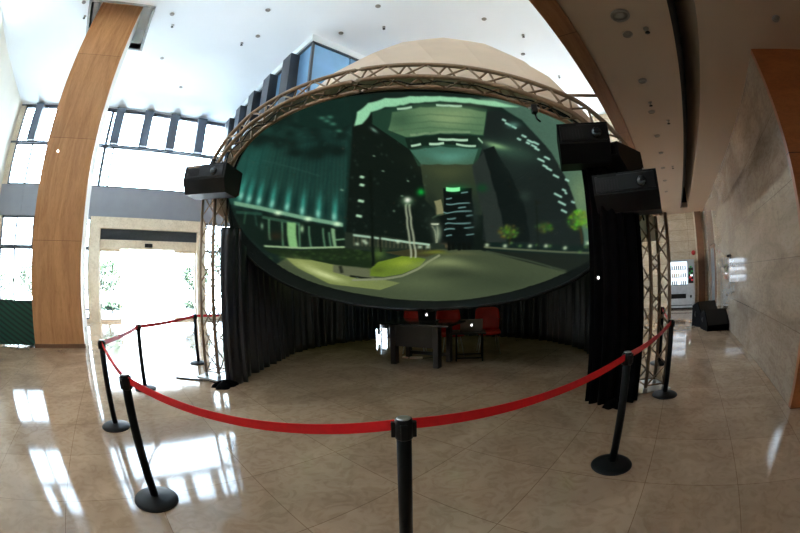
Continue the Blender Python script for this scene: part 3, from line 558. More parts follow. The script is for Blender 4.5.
["P",[[-0.9853,0.0005],[-0.9251,-0.003],[-0.8642,-0.0079],[-0.786,-0.0205],[-0.7065,-0.0348],[-0.6424,-0.0445],[-0.5777,-0.055],[-0.5119,-0.0664],[-0.5453,-0.1861],[-0.6165,-0.1863],[-0.6867,-0.1889],[-0.7567,-0.1942],[-0.8251,-0.201],[-0.8923,-0.2098],[-0.9431,-0.1262]],[15,28,22],1],
["P",[[-0.9755,0.0415],[-0.8702,0.0301],[-0.7878,0.0152],[-0.7037,-0.0016],[-0.6419,-0.0115],[-0.5789,-0.0222],[-0.5157,-0.0338],[-0.5191,-0.0557],[-0.5819,-0.0443],[-0.6441,-0.0336],[-0.7052,-0.0236],[-0.7893,-0.0071],[-0.8714,0.0077],[-0.9765,0.0189]],[112,158,128],1],
["G",[-0.7972,0.0003,68.0,-4.57,9.22,-82.15],[215,250,205],1],
["G",[-0.6704,-0.0208,65.67,-6.43,6.29,-82.76],[215,250,205],1],
["G",[-0.5439,-0.0405,63.22,-8.87,3.94,-82.82],[215,250,205],1],
["P",[[-0.9709,-0.0275],[-0.9185,-0.0242],[-0.8654,-0.0219],[-0.8636,-0.0051],[-0.9168,-0.0073],[-0.9694,-0.0106]],[40,80,66],0.7],
["P",[[-0.8672,-0.0386],[-0.8156,-0.0449],[-0.7632,-0.052],[-0.7106,-0.0597],[-0.7062,-0.0432],[-0.7593,-0.0353],[-0.8117,-0.0281],[-0.8638,-0.0218]],[60,100,78],0.7],
["P",[[-0.7629,-0.0456],[-0.7249,-0.0475],[-0.7443,-0.1905],[-0.7802,-0.1883]],[128,180,118],1],
["P",[[-0.7875,-0.0485],[-0.7938,-0.1156],[-0.807,-0.1857],[-0.8003,-0.1845],[-0.7871,-0.1145],[-0.7807,-0.0473]],[100,150,112],0.85],
["P",[[-0.7159,-0.0523],[-0.7242,-0.1194],[-0.7393,-0.1902],[-0.7325,-0.1892],[-0.7173,-0.1184],[-0.709,-0.0514]],[100,150,112],0.85],
["P",[[-0.6742,-0.06],[-0.6911,-0.1802],[-0.6841,-0.1787],[-0.6671,-0.0586]],[100,150,112],0.85],
["P",[[-0.6139,-0.0667],[-0.6309,-0.176],[-0.6238,-0.1746],[-0.6067,-0.0653]],[100,150,112],0.85],
["P",[[-0.8406,-0.0382],[-0.8527,-0.1568],[-0.8461,-0.1555],[-0.8339,-0.0369]],[100,150,112],0.85],
["P",[[-0.5909,-0.0876],[-0.6052,-0.175],[-0.5979,-0.1734],[-0.5836,-0.086]],[100,150,112],0.85],
["P",[[-0.5745,-0.0639],[-0.5574,-0.0685],[-0.5776,-0.1798],[-0.5906,-0.1801]],[120,160,118],1],
["P",[[-0.5725,-0.1352],[-0.5263,-0.1273],[-0.5246,-0.1185],[-0.5709,-0.1263]],[110,150,112],1],
["P",[[-0.9321,-0.0119],[-0.9447,-0.081],[-0.94,-0.0812],[-0.9273,-0.0123]],[70,120,90],0.7],
["P",[[-0.8959,-0.0185],[-0.8931,-0.0847],[-0.8882,-0.0828],[-0.8909,-0.0167]],[60,110,90],0.6],
["G",[-0.7033,-0.0784,146.3,-21.15,4.51,-53.25],[180,225,170],0.9],
["G",[-0.8701,-0.0807,205.62,-22.17,8.63,-60.01],[150,200,160],0.8],
["G",[-0.8195,-0.1298,35.32,-6.49,5.63,-44.45],[52,36,22],0.6],
["P",[[-0.8831,-0.2016],[-0.8349,-0.1985],[-0.7866,-0.1965],[-0.7375,-0.1952],[-0.7342,-0.1842],[-0.7832,-0.1853],[-0.8321,-0.1873],[-0.8804,-0.1904]],[150,180,135],1],
["P",[[-0.7372,-0.1952],[-0.6731,-0.1879],[-0.6083,-0.1823],[-0.5427,-0.1786],[-0.5387,-0.1664],[-0.6048,-0.1707],[-0.6701,-0.1767],[-0.7345,-0.1842]],[150,180,135],1],
["P",[[-0.536,0.6139],[-0.444,0.7775],[-0.2753,0.8637],[-0.1216,0.9021],[0.0538,0.9175],[0.2246,0.9035],[0.3561,0.855],[0.4788,0.7891],[0.5848,0.7134],[0.5436,0.6393],[0.5022,0.5554],[0.4596,0.4609],[0.4136,0.3546],[0.3611,0.2389],[0.3015,0.1248],[0.2603,0.0306],[0.2481,-0.0499],[0.2673,-0.1378],[0.3084,-0.2585],[0.2288,-0.2803],[0.1291,-0.3116],[-0.001,-0.3247],[-0.1303,-0.2993],[-0.2252,-0.2583],[-0.2947,-0.2268],[-0.3574,-0.2084],[-0.419,-0.1987],[-0.4806,-0.1935],[-0.5432,-0.1928],[-0.514,-0.0904],[-0.5009,0.0015],[-0.5011,0.0926],[-0.5029,0.209],[-0.5228,0.3499],[-0.5381,0.4769]],[14,22,18],1],
["P",[[-0.5319,0.8489],[-0.5324,0.6635],[-0.477,0.7202],[-0.4239,0.8402],[-0.4941,0.8579]],[16,34,28],1],
["P",[[-0.5529,0.5043],[-0.5365,0.5974],[-0.5369,0.4686],[-0.5217,0.3502],[-0.5014,0.2423],[-0.4879,0.1488],[-0.4875,0.0657],[-0.4956,-0.0165],[-0.5148,-0.0996],[-0.5197,-0.0833],[-0.504,0.0014],[-0.4994,0.0854],[-0.5031,0.1717],[-0.5185,0.2689],[-0.54,0.3817]],[20,42,36],1],
["P",[[-0.5257,0.6352],[-0.4952,0.7556],[-0.4074,0.853],[-0.2626,0.9283],[-0.0288,0.9711],[0.1172,0.9655],[0.2564,0.9418],[0.3831,0.8982],[0.502,0.8396],[0.6615,0.7218],[0.7661,0.5992],[0.6587,0.6833],[0.5809,0.7496],[0.4849,0.8177],[0.3647,0.8758],[0.2364,0.9182],[0.0911,0.9343],[-0.0607,0.9297],[-0.2953,0.8645],[-0.4119,0.7909],[-0.4844,0.6715]],[146,208,164],1],
["P",[[-0.7538,0.6663],[-0.6883,0.7256],[-0.615,0.7875],[-0.5319,0.8489],[-0.3558,0.9149],[-0.4239,0.8402],[-0.4834,0.7885],[-0.5324,0.6635],[-0.5897,0.5696],[-0.6717,0.5464],[-0.7646,0.5328]],[18,40,34],0.9],
["G",[-0.6654,0.6271,80.53,-1.71,40.0,-80.64],[75,140,115],0.7],
["G",[-0.6448,0.614,79.79,-1.17,39.45,-79.36],[75,140,115],0.7],
["G",[-0.6196,0.6028,78.43,-0.89,39.62,-78.17],[75,140,115],0.7],
["G",[-0.5938,0.5594,78.05,1.67,38.11,-75.48],[75,140,115],0.7],
["G",[-0.6309,0.652,77.9,-4.17,41.53,-80.92],[75,140,115],0.7],
["G",[-0.3661,0.8354,40.46,-16.07,26.8,-75.58],[140,210,170],0.6],
["G",[-0.4266,0.652,47.78,-23.44,-41.89,-60.31],[120,160,140],0.8],
["P",[[-0.4054,0.7934],[-0.2927,0.8557],[-0.1637,0.906],[0.0356,0.9288],[0.2325,0.9134],[0.362,0.8629],[0.4832,0.7954],[0.5879,0.7182],[0.5369,0.6398],[0.4865,0.5487],[0.4311,0.4969],[0.3596,0.3998],[0.2437,0.4579],[0.1017,0.4924],[-0.0557,0.4886],[-0.1889,0.4505],[-0.2218,0.5768],[-0.3054,0.6257],[-0.3706,0.6613],[-0.4304,0.6961]],[30,58,44],1],
["P",[[-0.2574,0.8428],[-0.1272,0.8842],[0.0203,0.9087],[0.1918,0.8953],[0.3503,0.857],[0.4689,0.7878],[0.5719,0.7079],[0.482,0.593],[0.3255,0.6951],[0.18,0.7357],[0.0211,0.7505],[-0.2215,0.679],[-0.3404,0.6893]],[84,118,84],1],
["G",[0.2642,0.8092,3.65,-2.31,-4.18,-15.7],[150,172,120],0.65],
["G",[-0.2193,0.7998,9.69,-4.3,4.01,-16.61],[36,66,48],0.5],
["P",[[-0.2784,0.7939],[-0.1698,0.8289],[-0.0434,0.8536],[0.0887,0.8607],[0.0916,0.8665],[-0.0403,0.8599],[-0.1668,0.8359],[-0.276,0.8013]],[62,92,66],0.55],
["P",[[0.0878,0.8608],[0.2133,0.8369],[0.331,0.7984],[0.4413,0.7454],[0.5383,0.6835],[0.5418,0.6884],[0.445,0.7503],[0.335,0.8034],[0.2176,0.8421],[0.0925,0.8665]],[62,92,66],0.55],
["P",[[-0.2994,0.7381],[-0.1934,0.7778],[-0.0715,0.8067],[0.0611,0.8187],[0.064,0.8249],[-0.0686,0.8134],[-0.191,0.7851],[-0.2976,0.7458]],[62,92,66],0.55],
["P",[[0.0602,0.8188],[0.1883,0.7974],[0.308,0.7603],[0.4196,0.7075],[0.5169,0.6453],[0.5204,0.6506],[0.4232,0.7127],[0.3119,0.7656],[0.1925,0.8031],[0.0649,0.8249]],[62,92,66],0.55],
["P",[[-0.3147,0.6883],[-0.2127,0.7313],[-0.0946,0.7639],[0.0383,0.7805],[0.041,0.787],[-0.092,0.771],[-0.2104,0.7389],[-0.313,0.6965]],[62,92,66],0.55],
["P",[[0.0374,0.7806],[0.1675,0.7616],[0.2889,0.7256],[0.4016,0.6728],[0.4989,0.6103],[0.5024,0.6159],[0.4052,0.6784],[0.2927,0.7313],[0.1716,0.7676],[0.0419,0.787]],[62,92,66],0.55],
["P",[[-0.1851,0.6948],[-0.0388,0.7296],[0.119,0.7366],[0.1248,0.7522],[-0.0326,0.7465],[-0.1799,0.7134]],[120,150,112],0.8],
["P",[[0.1178,0.7367],[0.2598,0.7085],[0.3898,0.6584],[0.3969,0.6729],[0.2672,0.7232],[0.126,0.7521]],[120,150,112],0.8],
["P",[[-0.2323,0.6681],[-0.0698,0.7174],[0.1151,0.7315],[0.2522,0.7003],[0.3781,0.6479],[0.4857,0.5825],[0.4369,0.5112],[0.3359,0.581],[0.2162,0.6367],[0.0853,0.6706],[-0.0885,0.6417],[-0.2352,0.5802]],[18,34,26],1],
["P",[[-0.208,0.8671],[-0.0619,0.9002],[-0.0559,0.9124],[-0.203,0.8805]],[185,225,190],0.95],
["P",[[0.1799,0.9008],[0.2963,0.8717],[0.4062,0.8302],[0.413,0.8384],[0.3035,0.8803],[0.1877,0.9099]],[185,225,190],0.95],
["P",[[0.0738,0.6916],[0.2182,0.6657],[0.3499,0.6158],[0.3573,0.6311],[0.2262,0.6812],[0.0826,0.7081]],[185,225,190],0.95],
["P",[[-0.205,0.6061],[-0.1125,0.6445],[-0.1098,0.6612],[-0.2032,0.6237]],[185,225,190],0.95],
["P",[[-0.0347,0.6543],[0.1225,0.6579],[0.1285,0.6746],[-0.0284,0.6724]],[185,225,190],0.95],
["P",[[0.2328,0.6297],[0.3972,0.5437],[0.4043,0.5567],[0.2404,0.6426]],[185,225,190],0.95],
["P",[[0.433,0.5938],[0.457,0.5288],[0.4669,0.5317],[0.4439,0.596]],[185,225,190],0.95],
["P",[[-0.2218,0.5768],[-0.085,0.627],[0.0757,0.6492],[0.254,0.604],[0.4065,0.5211],[0.3284,0.428],[0.1799,0.4901],[0.005,0.5092],[-0.1613,0.4784]],[62,104,86],1],
["G",[0.141,0.5486,5.36,-1.88,-3.58,-20.58],[90,150,132],0.8],
["P",[[-0.1696,0.4756],[-0.0021,0.5089],[0.1768,0.4909],[0.3284,0.428],[0.2983,0.2801],[0.2405,0.1144],[0.2082,-0.0058],[0.1267,0.0016],[0.0462,0.0082],[-0.0344,0.0112],[-0.138,0.1229],[-0.1716,0.3031]],[46,56,40],1],
["G",[0.0859,0.4383,4.35,-1.2,-1.39,-12.68],[74,82,52],0.6],
["G",[0.1539,0.045,10.93,-4.87,-1.31,-7.1],[30,42,37],0.9],
["G",[-0.0953,0.0884,19.58,4.52,3.18,-6.65],[24,34,28],0.7],
["P",[[0.5785,0.7036],[0.6492,0.6692],[0.6973,0.5811],[0.7319,0.4488],[0.7391,0.3189],[0.7343,0.1719],[0.7411,0.0538],[0.7449,-0.0336],[0.7608,-0.122],[0.8027,-0.2722],[0.7132,-0.2483],[0.6238,-0.2277],[0.534,-0.2095],[0.4463,-0.1963],[0.3408,-0.1799],[0.2379,-0.1728],[0.2096,-0.0632],[0.2216,0.0228],[0.2723,0.1263],[0.3398,0.2529],[0.3749,0.439],[0.4369,0.5112],[0.507,0.6169]],[25,33,31],1],
["G",[0.5531,0.4129,5.19,-3.95,-15.62,-12.39],[62,98,78],0.7],
["G",[0.5281,0.4684,10.97,-8.81,-44.49,-35.76],[150,195,135],0.85],
["P",[[0.4372,0.4932],[0.5125,0.4795],[0.4889,0.2632],[0.4593,0.1294],[0.4627,0.0192],[0.4642,-0.0846],[0.4979,-0.1943],[0.3789,-0.1844],[0.3268,-0.0668],[0.3166,0.0416],[0.3486,0.1573],[0.4003,0.3004]],[15,22,21],1],
["P",[[0.3156,0.4157],[0.4369,0.4755],[0.4003,0.3004],[0.3486,0.1573],[0.3166,0.0416],[0.321,-0.0661],[0.3683,-0.1839],[0.2641,-0.1878],[0.2117,-0.0549],[0.2168,0.0566],[0.2781,0.2301]],[40,48,44],0.9],
["G",[0.6017,0.376,10.33,-6.01,-3.64,-4.93],[44,64,54],0.45],
["P",[[0.6401,0.5753],[0.6594,0.5365],[0.669,0.5426],[0.6498,0.5812]],[170,222,200],0.92],
["P",[[0.661,0.5335],[0.6754,0.5013],[0.6849,0.5077],[0.6705,0.5397]],[170,222,200],0.92],
["P",[[0.6748,0.4472],[0.6867,0.4156],[0.6963,0.4225],[0.6843,0.4541]],[170,222,200],0.92],
["P",[[0.6804,0.4014],[0.6938,0.3675],[0.7034,0.3748],[0.6901,0.4085]],[170,222,200],0.92],
["P",[[0.6784,0.3616],[0.6915,0.3284],[0.7012,0.3359],[0.688,0.369]],[170,222,200],0.92],
["P",[[0.6807,0.3335],[0.6917,0.3067],[0.7013,0.3142],[0.6904,0.341]],[170,222,200],0.92],
["P",[[0.6441,0.4435],[0.6541,0.4178],[0.6638,0.4252],[0.6538,0.4507]],[170,222,200],0.92],
["P",[[0.6544,0.2645],[0.673,0.2297],[0.6821,0.2374],[0.6642,0.2726]],[170,222,200],0.92],
["P",[[0.6881,0.2604],[0.7057,0.2315],[0.7147,0.2389],[0.6978,0.2681]],[170,222,200],0.92],
["P",[[0.6546,0.217],[0.6709,0.1938],[0.6801,0.2017],[0.6638,0.225]],[170,222,200],0.92],
["P",[[0.663,0.195],[0.6835,0.1679],[0.6923,0.1756],[0.6722,0.2029]],[170,222,200],0.92],
["P",[[0.6783,0.1448],[0.7005,0.1191],[0.709,0.1267],[0.6869,0.1525]],[170,222,200],0.92],
["P",[[0.7287,0.1025],[0.7456,0.0863],[0.7533,0.0934],[0.7363,0.1098]],[170,222,200],0.92],
["P",[[0.693,0.0559],[0.7112,0.0402],[0.7185,0.0476],[0.7009,0.0634]],[170,222,200],0.92],
["P",[[0.6365,0.6055],[0.6501,0.5799],[0.6598,0.5856],[0.6462,0.6111]],[170,222,200],0.92],
["P",[[0.6974,0.3732],[0.7105,0.3402],[0.7202,0.3474],[0.707,0.3804]],[170,222,200],0.92],
["P",[[0.6433,0.0453],[0.6794,0.0145],[0.687,0.022],[0.6506,0.053]],[170,222,200],0.92],
["P",[[0.6517,-0.0012],[0.6915,-0.0318],[0.698,-0.0242],[0.6587,0.0066]],[170,222,200],0.92],
["P",[[0.6594,-0.0486],[0.6903,-0.0714],[0.6962,-0.0637],[0.6657,-0.0407]],[170,222,200],0.92],
["P",[[0.7024,0.0352],[0.7135,0.0254],[0.7209,0.0328],[0.7097,0.0426]],[170,222,200],0.92],
["P",[[0.7245,-0.0182],[0.7415,-0.0318],[0.748,-0.0245],[0.7308,-0.0108]],[170,222,200],0.92],
["P",[[0.6674,0.3903],[0.6763,0.3676],[0.6859,0.375],[0.6771,0.3977]],[170,222,200],0.92],
["G",[0.6756,0.536,24.29,-14.94,-33.12,-41.45],[110,170,150],0.6],
["G",[0.4851,0.0682,28.13,-10.84,-6.3,-32.86],[45,62,54],0.6],
["P",[[-0.0011,0.295],[0.1441,0.2743],[0.2474,0.2204],[0.1878,0.0844],[0.154,-0.0125],[0.1712,-0.1049],[0.2105,-0.2414],[0.0824,-0.2786],[-0.0842,-0.2708],[-0.066,-0.1135],[-0.0296,0.0112]],[10,16,15],1],
["G",[0.1285,0.2694,11.44,-2.24,-7.86,-24.12],[20,120,60],0.6],
["P",[[0.0257,0.267],[0.1596,0.2351],[0.1683,0.2748],[0.0331,0.3052]],[140,255,170],1],
["P",[[0.1617,0.2027],[0.2085,0.1878],[0.2127,0.203],[0.1639,0.2186]],[120,165,160],0.75],
["P",[[0.0131,0.1803],[0.0753,0.1828],[0.0753,0.1985],[0.0126,0.1952]],[120,165,160],0.75],
["P",[[0.0056,0.1284],[0.1101,0.1033],[0.1705,0.078],[0.1773,0.0911],[0.1148,0.1195],[0.0068,0.1442]],[120,165,160],0.75],
["P",[[-0.0261,0.0347],[0.0735,0.0252],[0.1556,0.0189],[0.1584,0.0283],[0.0797,0.038],[-0.0283,0.0514]],[120,165,160],0.75],
["P",[[0.0033,-0.0273],[0.0552,-0.0149],[0.0543,-0.0062],[0.0026,-0.0134]],[120,165,160],0.75],
["P",[[-0.0184,-0.0718],[0.0747,-0.0536],[0.1437,-0.0506],[0.1421,-0.0416],[0.071,-0.0415],[-0.0181,-0.0574]],[120,165,160],0.75],
["P",[[-0.0295,-0.1281],[0.0669,-0.112],[0.0646,-0.097],[-0.0302,-0.1131]],[120,165,160],0.75],
["P",[[0.1164,-0.0877],[0.1663,-0.0772],[0.1628,-0.0671],[0.1119,-0.075]],[120,165,160],0.75],
["P",[[-0.0113,-0.1899],[0.045,-0.1788],[0.0427,-0.1642],[-0.0135,-0.1751]],[120,165,160],0.75],
["P",[[0.1432,-0.151],[0.1829,-0.1321],[0.1781,-0.1196],[0.139,-0.1365]],[120,165,160],0.75],
["P",[[0.092,0.0554],[0.1343,0.0509],[0.1399,0.0635],[0.0977,0.0715]],[120,165,160],0.75],
["P",[[0.114,-0.0076],[0.1557,-0.0053],[0.1561,0.0035],[0.1141,0.0011]],[120,165,160],0.75],
["P",[[-0.0926,0.1369],[-0.0393,0.1803],[-0.0204,0.0118],[-0.0494,0.0061]],[128,128,92],1],
["P",[[-0.0763,-0.0066],[-0.0027,0.0248],[-0.0048,0.0348],[-0.0768,-0.0014]],[60,80,60],1],
["G",[-0.1722,0.1951,55.49,8.69,14.68,-26.35],[20,170,60],0.9],
["G",[0.297,0.1887,33.18,-16.48,-13.22,-22.14],[14,70,34],0.7],
["G",[0.1651,-0.0192,42.55,-3.49,-0.76,-8.57],[30,42,38],0.5],
["G",[-0.0802,-0.1449,33.45,-3.33,-3.98,-10.38],[140,160,130],0.8],
["G",[-0.0202,-0.2823,21.39,0.82,-3.05,-32.66],[150,130,90],0.5],
["P",[[-0.4552,0.2308],[-0.4367,0.2252],[-0.4382,0.2436],[-0.4562,0.2485]],[185,232,192],0.9],
["P",[[-0.445,0.1787],[-0.424,0.1729],[-0.4246,0.1893],[-0.4454,0.1948]],[185,232,192],0.9],
["P",[[-0.4418,0.0855],[-0.4135,0.0796],[-0.4116,0.0937],[-0.4399,0.0995]],[185,232,192],0.9],
["P",[[-0.4523,0.0032],[-0.4247,-0.0026],[-0.4207,0.0115],[-0.4483,0.0173]],[185,232,192],0.9],
["P",[[-0.2493,0.1279],[-0.2383,0.1205],[-0.2377,0.1304],[-0.2489,0.1379]],[185,232,192],0.5],
["P",[[-0.4371,0.4204],[-0.4274,0.4142],[-0.4251,0.4272],[-0.4348,0.4334]],[185,232,192],0.5],
["P",[[-0.3799,0.3067],[-0.3697,0.2998],[-0.3688,0.3118],[-0.379,0.3187]],[185,232,192],0.5],
["P",[[-0.2565,0.2678],[-0.2455,0.2612],[-0.2436,0.2761],[-0.2546,0.2828]],[185,232,192],0.5],
["P",[[-0.5259,0.1465],[-0.512,0.1405],[-0.5099,0.1483],[-0.5238,0.1543]],[185,232,192],0.5],
["P",[[-0.2733,0.0366],[-0.2635,0.0301],[-0.2597,0.037],[-0.2699,0.0436]],[185,232,192],0.5],
["G",[-0.2458,0.0664,227.83,27.17,0.49,-143.62],[70,95,80],0.52],
["G",[-0.1296,0.0727,244.95,69.37,18.61,-103.66],[70,95,80],0.57],
["G",[-0.4863,0.2277,258.51,54.55,17.36,-124.22],[70,95,80],0.58],
["G",[-0.2391,-0.0226,223.57,-43.69,-0.51,-152.57],[70,95,80],0.25],
["G",[-0.3729,0.4636,221.65,4.63,47.37,-89.76],[70,95,80],0.42],
["G",[-0.2944,0.6971,166.47,-50.42,40.54,-111.58],[70,95,80],0.29],
["G",[-0.381,-0.0322,233.04,-39.31,2.92,-152.47],[70,95,80],0.51],
["G",[-0.419,0.0335,235.32,-6.83,3.77,-152.78],[70,95,80],0.26],
["G",[-0.2957,0.6063,172.55,-36.45,41.97,-102.32],[70,95,80],0.2],
["G",[-0.1591,0.5851,138.61,-39.51,27.34,-103.76],[70,95,80],0.29],
["G",[-0.1051,-0.0086,216.27,-38.64,-3.41,-149.54],[70,95,80],0.32],
["G",[-0.1556,0.2798,167.12,-1.86,37.22,-80.03],[70,95,80],0.47],
["G",[-0.4111,-0.0465,235.77,-45.08,3.49,-152.41],[70,95,80],0.48],
["G",[-0.1139,-0.0202,218.71,-56.82,-3.33,-144.27],[70,95,80],0.32],
["G",[-0.415,0.5163,226.0,-1.48,48.95,-93.78],[70,95,80],0.26],
["G",[-0.502,0.3507,267.96,53.24,34.51,-101.13],[70,95,80],0.44],
["G",[-0.4768,0.0982,239.36,13.0,5.14,-150.55],[70,95,80],0.34],
["G",[-0.3632,0.0226,232.04,-10.97,2.12,-152.54],[70,95,80],0.39],
["G",[-0.3922,0.233,261.35,67.88,26.11,-104.21],[70,95,80],0.48],
["G",[-0.4687,-0.0674,240.69,-51.03,5.16,-151.47],[70,95,80],0.21],
["G",[-0.1949,0.0082,220.55,-17.2,-1.77,-152.77],[70,95,80],0.21],
["G",[-0.2374,0.4168,176.56,-10.7,40.67,-87.79],[70,95,80],0.43],
["G",[-0.5429,0.5538,250.27,2.48,51.77,-98.69],[70,95,80],0.27],
["G",[-0.096,0.6095,123.18,-44.31,18.42,-106.83],[70,95,80],0.5],
["G",[-0.1374,-0.048,229.21,-83.22,-10.22,-125.49],[70,95,80],0.34],
["G",[-0.3707,0.2025,259.0,66.92,21.51,-109.78],[70,95,80],0.51],
["G",[-0.4376,0.06,238.44,2.92,4.1,-152.86],[70,95,80],0.52],
["G",[-0.115,0.727,126.77,-57.36,19.12,-117.94],[70,95,80],0.58],
["G",[-0.4875,0.3225,267.28,57.92,32.42,-102.99],[70,95,80],0.44],
["G",[-0.1575,0.4737,143.09,-28.8,30.22,-94.34],[70,95,80],0.57],
["G",[-0.3416,0.4166,219.59,10.48,46.31,-86.21],[70,95,80],0.33],
["G",[-0.4832,0.5583,237.62,-3.9,51.26,-97.37],[70,95,80],0.26],
["G",[-0.2392,-0.0781,233.1,-83.93,-5.74,-129.34],[70,95,80],0.26],
["G",[-0.4731,-0.074,243.03,-53.12,5.46,-150.89],[70,95,80],0.41],
["G",[-0.3972,0.4592,227.79,8.28,48.41,-89.07],[70,95,80],0.44],
["G",[-0.2207,0.3354,188.62,4.23,41.28,-82.2],[70,95,80],0.37],
["G",[-0.4634,-0.0342,239.25,-35.83,4.89,-152.02],[70,95,80],0.21],
["G",[-0.2939,0.0122,225.66,-16.17,0.52,-152.48],[70,95,80],0.25],
["G",[-0.2137,-0.0501,225.95,-67.49,-1.71,-143.79],[70,95,80],0.45],
["G",[-0.1871,0.6594,144.33,-47.68,29.02,-109.99],[70,95,80],0.37],
["G",[-0.4241,0.0068,234.8,-19.27,3.75,-152.28],[70,95,80],0.32],
["G",[-0.327,-0.0782,233.63,-70.19,0.25,-143.14],[70,95,80],0.54],
["G",[-0.1396,0.3737,144.47,-19.59,31.28,-87.44],[70,95,80],0.4],
["G",[-0.2581,0.2904,216.95,26.07,43.89,-78.76],[70,95,80],0.32],
["G",[-0.3978,0.5426,217.83,-9.6,48.28,-95.94],[70,95,80],0.35],
["G",[-0.1217,-0.0634,229.91,-87.27,-23.16,-102.2],[70,95,80],0.45],
["P",[[-0.5152,-0.0831],[-0.4261,-0.0912],[-0.3363,-0.1023],[-0.2742,-0.1221],[-0.2158,-0.156],[-0.1436,-0.2164],[-0.0205,-0.2721],[-0.017,-0.3444],[-0.1487,-0.3076],[-0.2424,-0.258],[-0.3106,-0.2209],[-0.3898,-0.2029],[-0.4682,-0.1945],[-0.5476,-0.1929]],[34,44,34],1],
["P",[[-0.4852,-0.1047],[-0.4149,-0.1146],[-0.3467,-0.1289],[-0.3402,-0.1146],[-0.4099,-0.1019],[-0.4807,-0.0922]],[170,205,178],0.9],
["P",[[-0.3467,-0.1288],[-0.2866,-0.1512],[-0.2267,-0.1888],[-0.1473,-0.2496],[-0.1436,-0.2266],[-0.219,-0.168],[-0.2783,-0.134],[-0.3402,-0.1146]],[170,205,178],0.9],
["P",[[-0.4822,-0.1041],[-0.5012,-0.1657],[-0.4968,-0.1657],[-0.4776,-0.1039]],[130,120,90],0.5],
["P",[[-0.4646,-0.1063],[-0.4841,-0.167],[-0.4796,-0.167],[-0.46,-0.1062]],[130,120,90],0.5],
["P",[[-0.447,-0.1087],[-0.4667,-0.1684],[-0.4623,-0.1685],[-0.4424,-0.1086]],[130,120,90],0.5],
["P",[[-0.4294,-0.1111],[-0.4496,-0.1701],[-0.4452,-0.1702],[-0.4247,-0.111]],[130,120,90],0.5],
["P",[[-0.4116,-0.1136],[-0.4323,-0.1719],[-0.4281,-0.1723],[-0.4071,-0.1136]],[130,120,90],0.5],
["P",[[-0.3945,-0.1166],[-0.4159,-0.175],[-0.4116,-0.1754],[-0.3899,-0.1166]],[130,120,90],0.5],
["P",[[-0.3773,-0.1199],[-0.3991,-0.1781],[-0.3948,-0.1785],[-0.3727,-0.1201]],[130,120,90],0.5],
["P",[[-0.3603,-0.1236],[-0.3824,-0.1815],[-0.378,-0.182],[-0.3557,-0.1237]],[130,120,90],0.5],
["P",[[-0.3432,-0.1273],[-0.3658,-0.1855],[-0.3616,-0.1863],[-0.3386,-0.1275]],[130,120,90],0.5],
["P",[[-0.3264,-0.1315],[-0.3493,-0.1901],[-0.345,-0.1908],[-0.322,-0.132]],[130,120,90],0.5],
["P",[[-0.3103,-0.1371],[-0.3326,-0.195],[-0.3283,-0.1959],[-0.3059,-0.1375]],[130,120,90],0.5],
["P",[[-0.2941,-0.1429],[-0.3159,-0.2009],[-0.3116,-0.2019],[-0.2897,-0.1435]],[130,120,90],0.5],
["P",[[-0.2784,-0.1499],[-0.2991,-0.2075],[-0.2947,-0.2092],[-0.274,-0.1506]],[130,120,90],0.5],
["P",[[-0.2624,-0.1574],[-0.2821,-0.2162],[-0.2776,-0.2178],[-0.258,-0.1586]],[130,120,90],0.5],
["P",[[-0.2463,-0.1662],[-0.2645,-0.2259],[-0.2599,-0.228],[-0.242,-0.1677]],[130,120,90],0.5],
["P",[[-0.2302,-0.1775],[-0.2462,-0.2363],[-0.2412,-0.2389],[-0.2257,-0.1792]],[130,120,90],0.5],
["P",[[-0.2133,-0.1904],[-0.2264,-0.2482],[-0.2211,-0.2508],[-0.2085,-0.1925]],[130,120,90],0.5],
["P",[[-0.1948,-0.2047],[-0.2042,-0.2617],[-0.1982,-0.2645],[-0.1897,-0.2071]],[130,120,90],0.5],
["P",[[-0.1737,-0.2209],[-0.1794,-0.2756],[-0.1727,-0.2786],[-0.1677,-0.2237]],[130,120,90],0.5],
["P",[[-0.149,-0.2379],[-0.1519,-0.2893],[-0.1446,-0.2921],[-0.1422,-0.2409]],[130,120,90],0.5],
["G",[-0.4432,-0.1328,110.91,-36.48,0.0,-99.08],[200,225,190],0.8],
["G",[-0.4811,-0.1523,112.71,-37.62,-0.18,-96.59],[200,225,190],0.8],
["G",[-0.4388,-0.146,111.43,-38.88,-1.23,-94.39],[200,225,190],0.8],
["G",[-0.2088,-0.2309,84.71,-15.35,-25.92,-53.4],[200,225,190],0.8],
["G",[-0.1607,-0.2541,72.35,-5.76,-23.52,-54.99],[200,225,190],0.8],
["G",[-0.2943,-0.149,108.05,-41.81,-12.21,-74.14],[200,225,190],0.8],
